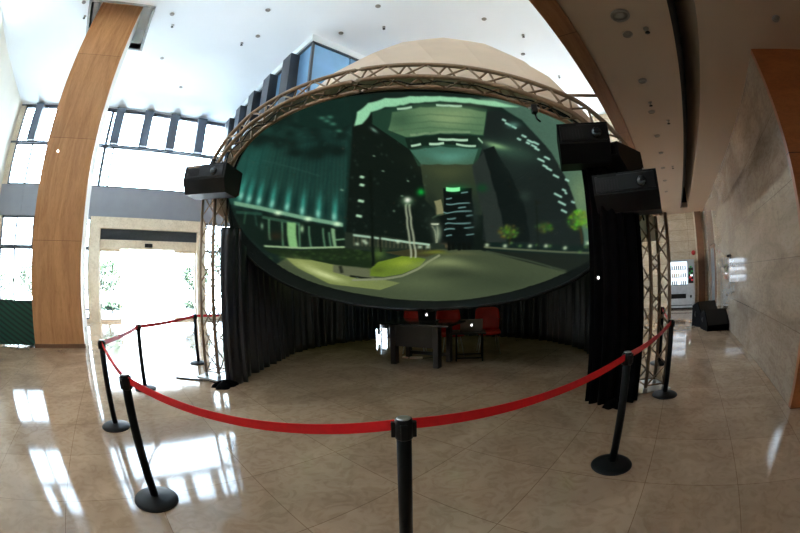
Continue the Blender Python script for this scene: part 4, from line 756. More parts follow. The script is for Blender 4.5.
["P",[[-0.8061,-0.2548],[-0.7419,-0.2594],[-0.6769,-0.2661],[-0.6206,-0.2833],[-0.5646,-0.3056],[-0.4829,-0.3639],[-0.3906,-0.3309],[-0.2937,-0.3055],[-0.1838,-0.2898],[0.0297,-0.325],[0.1661,-0.3011],[0.2656,-0.2683],[0.3562,-0.2706],[0.4446,-0.2799],[0.5345,-0.2966],[0.6144,-0.3167],[0.6944,-0.3396],[0.7764,-0.3673],[0.86,-0.3994],[0.9474,-0.4388],[0.9698,-0.3504],[1.0106,-0.2838],[0.9946,-0.3041],[0.9884,-0.3543],[0.9709,-0.3727],[0.9499,-0.4473],[0.9307,-0.464],[0.9007,-0.52],[0.8646,-0.5958],[0.8284,-0.6452],[0.7908,-0.6754],[0.7397,-0.7453],[0.6864,-0.7946],[0.624,-0.8445],[0.5506,-0.8941],[0.4644,-0.9417],[0.3677,-0.9835],[0.2639,-1.0163],[0.1357,-1.0311],[0.0082,-1.05],[-0.1408,-1.0268],[-0.2814,-0.9878],[-0.41,-0.9385],[-0.518,-0.8917],[-0.6136,-0.8441],[-0.6921,-0.7896],[-0.7585,-0.6709],[-0.8013,-0.5617],[-0.8353,-0.4768],[-0.8659,-0.4064],[-0.8964,-0.3466]],[64,74,52],1],
["P",[[-0.8923,-0.2098],[-0.8165,-0.2048],[-0.7389,-0.2019],[-0.6747,-0.1929],[-0.6093,-0.1851],[-0.543,-0.1793],[-0.4844,-0.1932],[-0.4284,-0.2146],[-0.4238,-0.3147],[-0.4829,-0.3639],[-0.5465,-0.3321],[-0.6084,-0.3105],[-0.6835,-0.2865],[-0.7594,-0.2713],[-0.8532,-0.2407]],[24,38,20],1],
["G",[-0.6513,-0.2233,150.0,-47.67,6.31,-145.37],[58,84,40],0.14],
["G",[-0.7665,-0.2676,156.61,-45.56,12.92,-141.21],[58,84,40],0.53],
["G",[-0.7263,-0.2647,154.96,-46.97,9.15,-137.0],[58,84,40],0.49],
["G",[-0.5707,-0.2523,147.11,-50.0,-5.61,-122.45],[58,84,40],0.48],
["G",[-0.7233,-0.2576,154.11,-46.87,9.55,-139.58],[58,84,40],0.24],
["G",[-0.6692,-0.2604,152.06,-48.25,3.99,-132.56],[58,84,40],0.45],
["G",[-0.761,-0.281,157.4,-46.48,10.78,-134.91],[58,84,40],0.42],
["G",[-0.6044,-0.1949,147.6,-47.43,3.52,-150.01],[58,84,40],0.37],
["G",[-0.7735,-0.259,157.24,-45.5,13.21,-143.85],[58,84,40],0.33],
["G",[-0.5138,-0.2546,144.18,-49.39,-12.79,-114.43],[58,84,40],0.5],
["G",[-0.7288,-0.253,154.26,-46.28,10.33,-142.63],[58,84,40],0.47],
["G",[-0.4982,-0.2259,143.53,-51.18,-9.1,-121.89],[58,84,40],0.52],
["G",[-0.491,-0.2621,142.92,-47.87,-14.22,-110.07],[58,84,40],0.59],
["G",[-0.4446,-0.2499,139.55,-47.27,-17.79,-107.82],[58,84,40],0.36],
["G",[-0.8154,-0.2772,159.69,-44.58,16.08,-141.79],[58,84,40],0.57],
["G",[-0.671,-0.2537,151.63,-48.41,5.4,-135.2],[58,84,40],0.46],
["G",[-0.538,-0.2071,145.04,-50.34,-1.59,-136.43],[58,84,40],0.49],
["G",[-0.6226,-0.2503,149.91,-49.26,-1.83,-129.98],[58,84,40],0.31],
["G",[-0.6068,-0.2616,149.22,-49.38,-4.24,-123.86],[58,84,40],0.42],
["G",[-0.5385,-0.195,144.24,-49.61,0.82,-141.62],[58,84,40],0.18],
["G",[-0.6863,-0.2508,152.7,-47.98,6.88,-137.3],[58,84,40],0.21],
["G",[-0.5736,-0.2489,147.4,-50.11,-5.69,-123.98],[58,84,40],0.12],
["G",[-0.6611,-0.2145,150.56,-47.0,6.46,-148.36],[58,84,40],0.13],
["G",[-0.8176,-0.2348,158.58,-42.39,18.84,-153.55],[58,84,40],0.19],
["G",[-0.7846,-0.2094,155.14,-40.94,18.95,-160.24],[58,84,40],0.33],
["G",[-0.7132,-0.2493,153.17,-46.55,9.67,-142.15],[58,84,40],0.4],
["G",[-0.785,-0.2795,157.85,-45.55,13.56,-138.14],[58,84,40],0.1],
["G",[-0.6931,-0.2204,152.19,-46.27,8.03,-148.96],[58,84,40],0.31],
["G",[-0.8379,-0.2795,161.17,-44.02,17.98,-142.05],[58,84,40],0.29],
["G",[-0.8676,-0.265,161.42,-42.26,22.54,-147.41],[58,84,40],0.15],
["G",[-0.6299,-0.2225,148.77,-48.37,5.03,-142.48],[58,84,40],0.39],
["G",[-0.4544,-0.283,138.3,-42.42,-20.01,-100.25],[58,84,40],0.31],
["G",[-0.5153,-0.2538,144.37,-49.41,-12.37,-114.81],[58,84,40],0.28],
["G",[-0.8201,-0.2574,159.28,-43.78,16.61,-146.75],[58,84,40],0.38],
["G",[-0.4601,-0.2996,137.42,-39.8,-22.61,-96.28],[58,84,40],0.4],
["G",[-0.7338,-0.2745,155.92,-47.24,9.04,-134.46],[58,84,40],0.1],
["G",[-0.8346,-0.2565,159.8,-42.94,18.85,-147.75],[58,84,40],0.41],
["G",[-0.8215,-0.2604,159.38,-43.88,16.8,-145.8],[58,84,40],0.55],
["G",[-0.7106,-0.2341,153.5,-46.58,9.1,-146.13],[58,84,40],0.21],
["G",[-0.7627,-0.2835,157.4,-46.45,10.73,-134.32],[58,84,40],0.29],
["G",[-0.4564,-0.2939,137.84,-40.54,-22.13,-97.3],[58,84,40],0.4],
["G",[-0.7771,-0.2855,158.3,-46.0,11.66,-134.97],[58,84,40],0.35],
["G",[-0.6894,-0.2236,151.91,-46.71,7.95,-147.72],[58,84,40],0.59],
["G",[-0.6534,-0.2191,150.29,-47.5,6.38,-146.77],[58,84,40],0.34],
["G",[-0.8297,-0.2607,159.39,-43.23,17.14,-146.16],[58,84,40],0.32],
["G",[-0.7571,-0.2668,155.81,-45.78,12.21,-140.26],[58,84,40],0.51],
["G",[-0.876,-0.2598,162.2,-41.86,23.56,-149.45],[58,84,40],0.24],
["G",[-0.4638,-0.2766,139.27,-44.31,-19.5,-103.19],[58,84,40],0.22],
["G",[-0.7533,-0.2152,154.94,-43.63,14.4,-155.57],[58,84,40],0.59],
["G",[-0.7527,-0.2519,156.16,-45.82,11.73,-144.29],[58,84,40],0.34],
["G",[-0.5915,-0.2455,148.8,-49.87,-5.39,-127.5],[58,84,40],0.47],
["G",[-0.8347,-0.273,161.08,-44.03,17.84,-143.28],[58,84,40],0.25],
["G",[-0.6353,-0.2225,148.84,-47.92,5.34,-143.23],[58,84,40],0.25],
["G",[-0.6403,-0.2332,149.85,-48.52,4.66,-138.81],[58,84,40],0.28],
["G",[-0.545,-0.2464,145.72,-50.22,-7.44,-120.89],[58,84,40],0.12],
["G",[-0.7672,-0.2403,156.02,-44.55,12.93,-148.27],[58,84,40],0.56],
["G",[-0.4775,-0.2484,142.58,-49.01,-14.93,-112.06],[58,84,40],0.11],
["G",[-0.5241,-0.2318,144.71,-51.03,-7.8,-123.57],[58,84,40],0.39],
["G",[-0.5634,-0.2495,146.62,-50.04,-6.08,-122.41],[58,84,40],0.34],
["G",[-0.4606,-0.2334,141.61,-49.93,-15.12,-114.19],[58,84,40],0.3],
["G",[-0.482,-0.2123,142.94,-51.56,-9.27,-124.72],[58,84,40],0.25],
["G",[-0.4877,-0.1993,143.2,-51.31,-7.7,-131.62],[58,84,40],0.52],
["G",[-0.563,-0.2301,147.0,-50.45,-5.42,-129.72],[58,84,40],0.24],
["G",[-0.5397,-0.2803,145.67,-47.39,-12.94,-110.62],[58,84,40],0.17],
["G",[-0.6664,-0.2413,151.2,-47.93,6.07,-138.75],[58,84,40],0.35],
["G",[-0.7244,-0.2126,153.01,-44.21,12.61,-154.4],[58,84,40],0.39],
["G",[-0.4962,-0.1989,143.62,-51.17,-5.96,-133.16],[58,84,40],0.22],
["G",[-0.5177,-0.2699,144.35,-47.93,-13.78,-110.92],[58,84,40],0.43],
["G",[-0.8747,-0.2752,162.2,-42.53,21.38,-144.82],[58,84,40],0.59],
["G",[-0.4316,-0.2739,137.08,-42.23,-22.07,-99.12],[58,84,40],0.12],
["G",[-0.4874,-0.2141,142.94,-51.56,-9.27,-124.72],[58,84,40],0.42],
["G",[-0.4534,-0.2705,138.76,-44.61,-19.87,-103.2],[58,84,40],0.17],
["G",[-0.7608,-0.2786,156.83,-46.22,11.08,-135.72],[58,84,40],0.17],
["G",[-0.6014,-0.2281,147.93,-49.48,2.41,-136.4],[58,84,40],0.18],
["G",[-0.5857,-0.1971,146.66,-48.23,3.16,-147.74],[58,84,40],0.15],
["G",[-0.7001,-0.2044,152.07,-44.47,11.4,-155.23],[58,84,40],0.13],
["G",[-0.6277,-0.2578,150.83,-49.15,-3.36,-127.52],[58,84,40],0.54],
["G",[-0.8199,-0.244,158.74,-43.01,18.83,-150.91],[58,84,40],0.26],
["G",[-0.6084,-0.2346,148.52,-49.56,1.6,-134.91],[58,84,40],0.57],
["G",[-0.702,-0.2033,151.76,-44.3,11.4,-155.61],[58,84,40],0.45],
["G",[-0.8169,-0.26,159.32,-44.18,16.48,-145.58],[58,84,40],0.35],
["G",[-0.4675,-0.2508,141.63,-48.26,-15.7,-110.15],[58,84,40],0.41],
["G",[-0.7647,-0.2481,156.32,-45.45,12.42,-145.45],[58,84,40],0.23],
["G",[-0.54,-0.2395,145.62,-50.41,-7.05,-122.69],[58,84,40],0.17],
["G",[-0.7734,-0.234,156.04,-43.93,15.59,-151.27],[58,84,40],0.47],
["G",[-0.8064,-0.2658,159.44,-44.76,15.39,-143.53],[58,84,40],0.43],
["G",[-0.8471,-0.2667,160.65,-43.27,18.06,-145.38],[58,84,40],0.15],
["G",[-0.8278,-0.2581,159.39,-43.25,17.22,-146.85],[58,84,40],0.22],
["G",[-0.4801,-0.2409,142.59,-49.75,-14.29,-114.3],[58,84,40],0.26],
["G",[-0.5023,-0.1953,143.41,-50.87,-3.68,-136.0],[58,84,40],0.46],
["G",[-0.4133,-0.2347,31.53,-10.85,-3.88,-21.61],[90,118,52],0.7],
["P",[[-0.8122,-0.2625],[-0.7101,-0.2678],[-0.6604,-0.2908],[-0.6113,-0.3196],[-0.5446,-0.4384],[-0.4613,-0.5154],[-0.3455,-0.6082],[-0.4622,-0.6549],[-0.5537,-0.5918],[-0.6282,-0.5399],[-0.6949,-0.498],[-0.7419,-0.407],[-0.7859,-0.3351]],[122,134,76],1],
["G",[-0.7479,-0.2996,17.47,-7.46,-14.95,-25.95],[150,160,95],0.6],
["G",[-0.6954,-0.3988,11.35,-4.53,-29.88,-24.44],[225,235,170],0.7],
["P",[[-0.6369,-0.3084],[-0.5624,-0.3344],[-0.4854,-0.3746],[-0.4939,-0.4829],[-0.5895,-0.438],[-0.6557,-0.3721]],[92,98,72],1],
["P",[[-0.6183,-0.3228],[-0.6284,-0.39],[-0.6145,-0.3834],[-0.6042,-0.3164]],[30,34,24],1],
["P",[[-0.5985,-0.4354],[-0.5065,-0.5038],[-0.5028,-0.4792],[-0.5928,-0.413]],[22,26,18],1],
["P",[[-0.494,-0.372],[-0.441,-0.3086],[-0.3182,-0.2863],[-0.1785,-0.383],[-0.2205,-0.4487],[-0.3396,-0.4985],[-0.4437,-0.4907],[-0.5091,-0.4519]],[98,122,36],1],
["G",[-0.3164,-0.3721,12.28,-1.27,-7.56,-16.25],[150,170,56],0.7],
["G",[-0.4611,-0.3956,29.51,-5.49,-10.54,-27.34],[70,84,30],0.6],
["P",[[-0.3859,-0.2213],[-0.2628,-0.229],[-0.1627,-0.2874],[-0.008,-0.3347],[-0.1787,-0.3604],[-0.3182,-0.2863]],[58,56,34],0.9],
["G",[-0.0996,-0.3307,9.76,0.43,-11.89,-46.47],[110,120,44],0.8],
["P",[[-0.5976,-0.4852],[-0.5255,-0.5039],[-0.4449,-0.5309],[-0.4447,-0.5018],[-0.5225,-0.4771],[-0.5936,-0.4595]],[132,138,108],1],
["P",[[-0.444,-0.5311],[-0.3372,-0.5377],[-0.3405,-0.5094],[-0.4455,-0.5016]],[132,138,108],1],
["P",[[-0.3355,-0.5374],[-0.2294,-0.4921],[-0.2372,-0.466],[-0.3421,-0.5097]],[132,138,108],1],
["P",[[-0.2281,-0.4913],[-0.1551,-0.4346],[-0.1668,-0.4108],[-0.2385,-0.4668]],[132,138,108],1],
["P",[[-0.1557,-0.435],[-0.0556,-0.3815],[-0.0673,-0.3597],[-0.1662,-0.4104]],[132,138,108],1],
["G",[-0.0073,-0.4501,4.08,0.48,-0.91,-18.8],[124,136,92],0.9],
["G",[-0.1956,-0.6424,3.65,0.76,-2.32,-9.49],[92,104,72],0.6],
["G",[0.1065,-0.5769,4.9,0.9,2.04,-22.6],[42,50,36],0.5],
["G",[0.4633,-0.5819,3.79,1.16,2.79,-8.96],[52,62,44],0.7],
["G",[0.1219,-0.3459,8.37,0.74,9.21,-46.1],[96,100,66],0.6],
["P",[[0.2543,-0.2721],[0.3461,-0.2623],[0.4343,-0.2621],[0.5255,-0.2729],[0.6015,-0.2835],[0.6785,-0.2977],[0.7556,-0.3144],[0.8331,-0.3343],[0.9127,-0.3596],[0.9709,-0.3727],[0.9464,-0.4313],[0.9237,-0.4992],[0.7795,-0.4445],[0.6663,-0.3952],[0.5574,-0.3559],[0.4567,-0.3221],[0.3565,-0.2938]],[24,30,24],1],
["P",[[0.2913,-0.2806],[0.3789,-0.2976],[0.4654,-0.3191],[0.5519,-0.3443],[0.5481,-0.3305],[0.4621,-0.3058],[0.3758,-0.2834],[0.2889,-0.2658]],[70,82,60],0.7],
["P",[[0.5517,-0.3442],[0.6251,-0.3727],[0.7005,-0.4057],[0.7774,-0.442],[0.7743,-0.43],[0.6979,-0.394],[0.6227,-0.3612],[0.5483,-0.3306]],[70,82,60],0.7],
["P",[[0.2706,-0.2463],[0.3411,-0.2433],[0.4106,-0.246],[0.4061,-0.2306],[0.3359,-0.2257],[0.2657,-0.2264]],[96,104,78],0.8],
["P",[[0.4107,-0.246],[0.4792,-0.2537],[0.5472,-0.2632],[0.6165,-0.2761],[0.6857,-0.2906],[0.6809,-0.2764],[0.6121,-0.262],[0.5429,-0.2492],[0.4739,-0.2381],[0.406,-0.2306]],[96,104,78],0.8],
["P",[[0.6859,-0.2907],[0.7678,-0.3078],[0.8515,-0.3304],[0.8476,-0.3179],[0.7635,-0.2948],[0.6808,-0.2763]],[96,104,78],0.8],
["G",[0.3737,-0.2146,94.87,33.1,0.76,-68.75],[200,222,180],0.9],
["G",[0.5072,-0.2219,95.89,31.85,-7.85,-83.12],[200,222,180],0.9],
["G",[0.7016,-0.2619,96.75,30.36,-17.78,-92.38],[200,222,180],0.9],
["G",[0.2781,-0.2146,91.64,28.86,9.56,-57.16],[200,222,180],0.9],
["G",[0.5932,-0.2315,95.79,29.85,-12.91,-89.17],[200,222,180],0.9],
["G",[0.8581,-0.2865,97.92,28.87,-27.2,-98.6],[200,222,180],0.9],
["G",[0.8196,-0.2593,97.34,25.83,-25.38,-99.84],[200,222,180],0.9],
["G",[0.3975,-0.1925,105.73,35.61,-4.94,-93.3],[90,130,70],0.7],
["G",[0.4531,-0.2172,106.27,37.04,-6.54,-93.39],[90,130,70],0.7],
["G",[0.5423,-0.2185,106.85,33.28,-11.96,-104.61],[90,130,70],0.7],
["G",[0.6154,-0.235,105.76,32.61,-17.85,-108.73],[90,130,70],0.7],
["G",[0.8155,-0.281,108.26,32.29,-28.93,-116.59],[90,130,70],0.7],
["G",[0.792,-0.304,109.29,38.08,-25.57,-109.54],[90,130,70],0.7],
["G",[0.8586,-0.3208,109.93,38.18,-30.71,-112.45],[90,130,70],0.7],
["G",[0.7553,-0.1207,23.43,-0.9,-6.6,-27.18],[104,158,44],0.55],
["G",[0.7736,-0.1308,121.18,-2.33,-39.99,-159.23],[126,164,32],0.7],
["G",[0.8001,-0.1661,123.17,6.18,-40.78,-158.79],[107,179,30],0.7],
["G",[0.7339,-0.0956,119.59,-10.78,-37.31,-157.67],[78,129,43],0.7],
["G",[0.7355,-0.1403,121.5,2.86,-36.18,-157.59],[71,180,44],0.7],
["G",[0.77,-0.0943,119.44,-12.86,-40.19,-158.81],[119,147,43],0.7],
["G",[0.7117,-0.0909,119.29,-10.9,-35.61,-157.0],[89,104,27],0.7],
["G",[0.7579,-0.1286,120.79,-2.5,-38.53,-158.69],[122,144,48],0.7],
["G",[0.7937,-0.1304,120.98,-3.7,-41.89,-159.75],[122,158,38],0.7],
["G",[0.7404,-0.12,120.08,-4.02,-37.35,-158.24],[72,111,37],0.7],
["G",[0.7134,-0.1432,121.7,4.72,-34.2,-156.36],[72,120,34],0.7],
["G",[0.7703,-0.1455,121.83,2.5,-38.91,-158.53],[78,144,27],0.7],
["G",[0.7852,-0.1148,119.97,-8.36,-41.32,-159.2],[125,165,45],0.7],
["G",[0.6976,-0.1166,119.87,-2.84,-34.03,-156.92],[70,163,34],0.7],
["G",[0.7361,-0.0773,118.09,-15.94,-38.16,-157.45],[73,115,27],0.7],
["G",[0.7568,-0.1324,121.3,-1.16,-38.33,-158.62],[89,194,36],0.7],
["G",[0.7411,-0.1482,122.13,4.76,-36.44,-157.43],[81,170,46],0.7],
["G",[0.7683,-0.143,121.87,1.93,-39.05,-158.85],[107,191,44],0.7],
["G",[0.701,-0.1303,121.25,1.89,-33.81,-156.53],[62,101,48],0.7],
["G",[0.7474,-0.1232,120.38,-3.46,-37.92,-158.4],[99,196,41],0.7],
["G",[0.7467,-0.129,120.85,-1.54,-37.47,-158.51],[67,187,40],0.7],
["G",[0.765,-0.1195,120.32,-5.79,-39.59,-158.61],[78,99,37],0.7],
["G",[0.78,-0.1354,121.61,-1.36,-40.31,-159.29],[89,126,27],0.7],
["G",[0.8127,-0.1474,122.59,0.98,-42.91,-160.34],[74,147,37],0.7],
["G",[0.742,-0.1152,119.89,-5.56,-37.65,-158.25],[83,105,41],0.7],
["G",[0.7949,-0.1122,120.63,-9.23,-42.24,-159.63],[120,116,26],0.7],
["G",[0.7174,-0.1033,119.38,-8.02,-36.05,-157.58],[101,133,44],0.7],
["G",[0.7516,-0.0706,117.95,-18.18,-39.64,-157.83],[83,140,50],0.7],
["G",[0.7579,-0.1356,121.58,0.0,-38.11,-158.73],[83,103,48],0.7],
["G",[0.7697,-0.1004,120.02,-11.32,-40.25,-158.81],[71,103,33],0.7],
["G",[0.7864,-0.1444,122.35,1.55,-40.54,-159.24],[101,120,28],0.7],
["G",[0.7526,-0.1119,119.43,-7.3,-38.64,-158.41],[75,124,37],0.7],
["G",[0.7842,-0.146,122.02,1.74,-40.13,-159.05],[83,172,42],0.7],
["G",[0.7939,-0.1056,120.55,-11.03,-42.1,-159.55],[113,153,39],0.7],
["G",[0.7776,-0.089,119.01,-14.24,-41.21,-159.0],[126,169,46],0.7],
["G",[0.7504,-0.1655,122.88,7.96,-36.51,-156.69],[88,108,28],0.7],
["G",[0.7683,-0.1445,121.59,2.31,-38.9,-158.72],[108,124,28],0.7],
["G",[0.7623,-0.0855,118.6,-14.75,-40.04,-158.69],[64,99,30],0.7],
["G",[0.7214,-0.1504,122.0,6.04,-34.7,-156.52],[126,157,33],0.7],
["G",[0.7256,-0.1262,120.68,-1.53,-36.04,-157.77],[84,96,43],0.7],
["G",[0.7818,-0.0889,119.16,-14.28,-41.58,-159.22],[68,149,31],0.7],
["G",[0.7487,-0.0877,119.23,-13.38,-38.78,-158.25],[125,176,29],0.7],
["G",[0.7328,-0.1609,122.59,7.74,-35.18,-156.31],[93,139,39],0.7],
["G",[0.7666,-0.0733,118.39,-18.14,-40.96,-158.47],[98,194,43],0.7],
["G",[0.798,-0.1594,122.77,4.64,-40.84,-159.02],[90,100,54],0.7],
["G",[0.7977,-0.1391,121.83,-1.17,-41.67,-159.6],[94,185,37],0.7],
["G",[0.7613,-0.1459,121.95,3.07,-38.11,-158.19],[75,152,36],0.7],
["G",[0.7571,-0.0986,119.96,-11.08,-39.13,-158.46],[86,120,54],0.7],
["G",[0.7881,-0.0888,118.9,-15.08,-42.12,-159.4],[104,135,30],0.7],
["G",[0.7769,-0.0962,119.68,-12.52,-40.82,-159.13],[64,112,29],0.7],
["G",[0.7487,-0.0707,118.1,-18.17,-39.87,-157.53],[75,176,35],0.7],
["G",[0.737,-0.0723,118.06,-17.55,-38.34,-157.7],[104,176,37],0.7],
["G",[0.7956,-0.1331,121.13,-3.12,-41.87,-159.69],[102,113,37],0.7],
["G",[0.7525,-0.1255,120.52,-2.88,-38.2,-158.58],[83,134,40],0.7],
["G",[0.7478,-0.0898,118.98,-12.94,-38.63,-158.14],[128,178,52],0.7],
["G",[0.7422,-0.0788,118.32,-15.61,-38.54,-157.78],[98,176,36],0.7],
["G",[0.7174,-0.0885,119.08,-11.68,-36.14,-157.23],[97,123,28],0.7],
["G",[0.7828,-0.1423,122.38,0.97,-40.37,-159.3],[101,172,46],0.7],
["G",[0.7361,-0.1633,122.69,8.13,-35.45,-156.43],[80,168,28],0.7],
["G",[0.7601,-0.0806,118.52,-15.91,-39.76,-158.33],[127,186,46],0.7],
["G",[0.7849,-0.0909,119.31,-14.3,-41.88,-159.18],[103,116,41],0.7],
["G",[0.7758,-0.1121,119.91,-8.75,-40.57,-159.12],[128,150,37],0.7],
["G",[0.7896,-0.1299,120.81,-3.7,-41.34,-159.77],[74,161,52],0.7],
["G",[0.7943,-0.1095,120.8,-10.05,-42.12,-159.63],[88,105,46],0.7],
["G",[0.7095,-0.0957,119.53,-9.94,-35.38,-157.06],[87,185,32],0.7],
["G",[0.7458,-0.1409,121.24,2.48,-36.94,-157.99],[104,186,31],0.7],
["G",[0.7238,-0.0799,118.18,-14.53,-36.81,-157.29],[77,101,42],0.7],
["G",[0.786,-0.0859,118.52,-15.84,-42.05,-159.4],[111,137,38],0.7],
["G",[0.6996,-0.0988,119.28,-8.74,-34.66,-156.7],[82,123,43],0.7],
["G",[0.777,-0.122,120.52,-5.63,-40.51,-159.14],[64,106,42],0.7],
["G",[0.7383,-0.105,119.66,-8.85,-37.52,-158.0],[75,155,44],0.7],
["G",[0.3666,-0.1198,26.01,4.97,-3.76,-34.64],[86,110,42],0.55],
["G",[0.3448,-0.0865,117.55,11.23,-16.59,-146.3],[55,100,47],0.7],
["G",[0.3928,-0.1172,120.5,19.03,-17.78,-145.06],[99,112,50],0.7],
["G",[0.3805,-0.1547,125.34,34.81,-10.58,-130.33],[98,100,27],0.7],
["G",[0.3757,-0.1335,121.83,28.2,-15.37,-138.15],[56,76,42],0.7],
["G",[0.4087,-0.1459,122.51,29.43,-16.24,-138.13],[92,124,47],0.7],
["G",[0.349,-0.0806,117.57,8.25,-16.97,-147.39],[105,110,51],0.7],
["G",[0.3794,-0.1275,121.48,25.03,-15.64,-140.59],[55,80,35],0.7],
["G",[0.3253,-0.1238,122.7,29.67,-12.5,-134.43],[93,71,36],0.7],
["G",[0.3353,-0.1103,120.86,22.94,-14.34,-140.27],[58,108,35],0.7],
["G",[0.3474,-0.0936,118.56,13.84,-16.87,-146.06],[105,133,27],0.7],
["G",[0.3648,-0.0868,117.95,9.8,-17.41,-147.22],[68,74,38],0.7],
["G",[0.3455,-0.1459,125.56,35.38,-8.22,-127.0],[102,93,33],0.7],
["G",[0.3214,-0.1153,121.04,26.41,-13.98,-136.92],[95,107,33],0.7],
["G",[0.3491,-0.1515,125.58,36.61,-7.92,-125.31],[80,69,36],0.7],
["G",[0.3778,-0.1537,125.15,34.87,-10.55,-130.17],[55,85,27],0.7],
["G",[0.3127,-0.1199,122.73,29.47,-11.88,-134.09],[81,93,50],0.7],
["G",[0.3945,-0.135,121.92,26.65,-16.03,-140.12],[96,66,46],0.7],
["G",[0.3642,-0.1222,121.18,24.6,-15.17,-140.25],[65,98,35],0.7],
["G",[0.3569,-0.118,121.21,23.54,-15.03,-140.66],[63,135,37],0.7],
["G",[0.3544,-0.1201,121.35,24.87,-14.92,-139.67],[67,134,43],0.7],
["G",[0.357,-0.1184,121.24,23.85,-15.01,-140.5],[73,121,37],0.7],
["G",[0.3186,-0.0934,119.41,16.18,-15.76,-144.79],[87,111,26],0.7],
["G",[0.415,-0.1305,121.63,21.68,-17.2,-144.51],[74,128,47],0.7],
["G",[0.3916,-0.1112,120.11,16.89,-18.31,-146.05],[107,120,49],0.7],
["G",[0.4018,-0.1522,123.45,32.11,-14.73,-134.55],[75,135,52],0.7],
["G",[0.3788,-0.1451,123.51,31.88,-13.49,-133.86],[66,99,33],0.7],
["G",[0.3565,-0.1085,120.28,18.77,-16.21,-144.37],[61,98,27],0.7],
["G",[0.3353,-0.1442,125.47,35.83,-7.75,-125.82],[101,80,25],0.7],
["G",[0.388,-0.0879,117.78,7.97,-18.4,-148.3],[85,75,31],0.7],
["G",[0.4113,-0.1066,118.67,13.45,-18.76,-147.48],[53,79,36],0.7],
["G",[0.3707,-0.156,125.97,36.22,-8.86,-127.55],[72,121,29],0.7],
["G",[0.3106,-0.1093,120.9,25.42,-13.85,-137.68],[90,72,28],0.7],
["G",[0.344,-0.0996,119.55,16.4,-16.87,-145.17],[72,100,41],0.7],
["G",[0.3891,-0.1184,120.67,19.68,-17.12,-144.64],[83,84,40],0.7],
["G",[0.3623,-0.1072,119.87,17.59,-16.86,-144.92],[78,116,25],0.7],
["G",[0.3672,-0.0963,118.36,13.17,-17.53,-146.46],[79,109,46],0.7],
["G",[0.4034,-0.1333,121.85,24.47,-16.24,-141.77],[53,93,34],0.7],
["G",[0.394,-0.1255,121.56,22.19,-16.22,-143.41],[76,112,50],0.7],
["G",[0.345,-0.1381,124.25,33.09,-10.54,-130.85],[91,133,51],0.7],
["G",[0.3935,-0.1212,120.94,20.41,-17.15,-144.74],[60,132,27],0.7],
["G",[0.5667,-0.1197,28.45,1.33,-7.41,-43.51],[62,90,40],0.55],
["G",[0.5272,-0.122,120.0,9.51,-23.54,-151.34],[58,76,48],0.7],
["G",[0.5577,-0.1403,120.72,13.63,-24.44,-151.35],[70,62,33],0.7],
["G",[0.5307,-0.1146,118.9,6.78,-24.1,-151.53],[45,80,25],0.7],
["G",[0.5897,-0.1326,120.52,8.54,-26.36,-152.7],[42,110,30],0.7],
["G",[0.562,-0.1472,121.08,15.85,-24.26,-150.23],[67,69,45],0.7],
["G",[0.5458,-0.1032,118.82,1.8,-25.24,-152.13],[62,68,30],0.7],
["G",[0.5881,-0.1096,118.95,1.46,-27.1,-153.47],[73,64,27],0.7],
["G",[0.607,-0.1354,120.66,8.03,-27.38,-153.11],[59,54,25],0.7],
["G",[0.581,-0.1032,118.6,-0.55,-27.1,-153.48],[72,56,39],0.7],
["G",[0.5988,-0.1434,121.29,11.84,-26.63,-152.75],[61,89,29],0.7],
["G",[0.5795,-0.1191,119.57,5.07,-26.27,-152.63],[39,94,26],0.7],
["G",[0.596,-0.1331,120.49,8.19,-26.85,-152.88],[63,106,42],0.7],
["G",[0.6024,-0.1364,120.8,8.93,-26.87,-152.82],[71,61,43],0.7],
["G",[0.5666,-0.1356,120.58,11.37,-25.27,-152.08],[37,98,37],0.7],
["G",[0.5923,-0.1123,119.26,2.19,-27.35,-153.41],[43,66,30],0.7],
["G",[0.5851,-0.1187,119.55,4.9,-26.76,-152.84],[40,74,26],0.7],
["G",[0.5335,-0.1256,119.97,10.4,-23.76,-151.54],[63,64,27],0.7],
["G",[0.5263,-0.1145,118.92,6.95,-23.85,-151.32],[55,87,47],0.7],
["G",[0.5815,-0.134,120.68,9.62,-25.86,-152.44],[57,85,47],0.7],
["G",[0.5291,-0.1049,118.54,3.4,-24.14,-151.52],[54,99,45],0.7],
["G",[0.5635,-0.1274,120.17,8.85,-25.3,-152.24],[47,74,47],0.7],
["G",[0.5652,-0.1445,121.06,14.51,-24.62,-150.88],[63,109,27],0.7],
["G",[0.5694,-0.1035,118.58,0.36,-26.33,-153.22],[41,90,45],0.7],
["G",[0.5594,-0.1158,119.22,5.22,-25.44,-152.17],[76,76,40],0.7],
["G",[0.5624,-0.1048,118.56,1.27,-25.79,-152.95],[53,73,26],0.7],
["G",[0.6052,-0.1369,120.96,8.77,-27.18,-153.03],[53,104,25],0.7],
["G",[0.5617,-0.13,120.3,9.74,-25.02,-151.95],[75,100,47],0.7],
["G",[0.5537,-0.1172,119.27,5.57,-25.15,-151.78],[53,67,24],0.7],
["G",[0.5444,-0.1099,119.08,4.49,-24.92,-151.77],[41,83,48],0.7],
["G",[0.5966,-0.1181,119.65,4.37,-27.32,-153.2],[41,98,26],0.7],
["G",[0.5556,-0.1161,119.21,5.21,-25.17,-151.93],[76,85,35],0.7],
["G",[0.5637,-0.1421,120.92,13.66,-24.71,-151.38],[76,79,29],0.7],
["G",[0.5186,-0.1091,118.53,5.69,-23.55,-151.05],[52,91,47],0.7],
["G",[0.5484,-0.1427,120.78,15.28,-23.98,-150.09],[58,62,25],0.7],
["G",[0.5961,-0.1171,119.76,4.01,-27.34,-153.12],[55,107,38],0.7],
["G",[0.5429,-0.1158,119.01,6.26,-24.61,-151.67],[67,68,36],0.7],
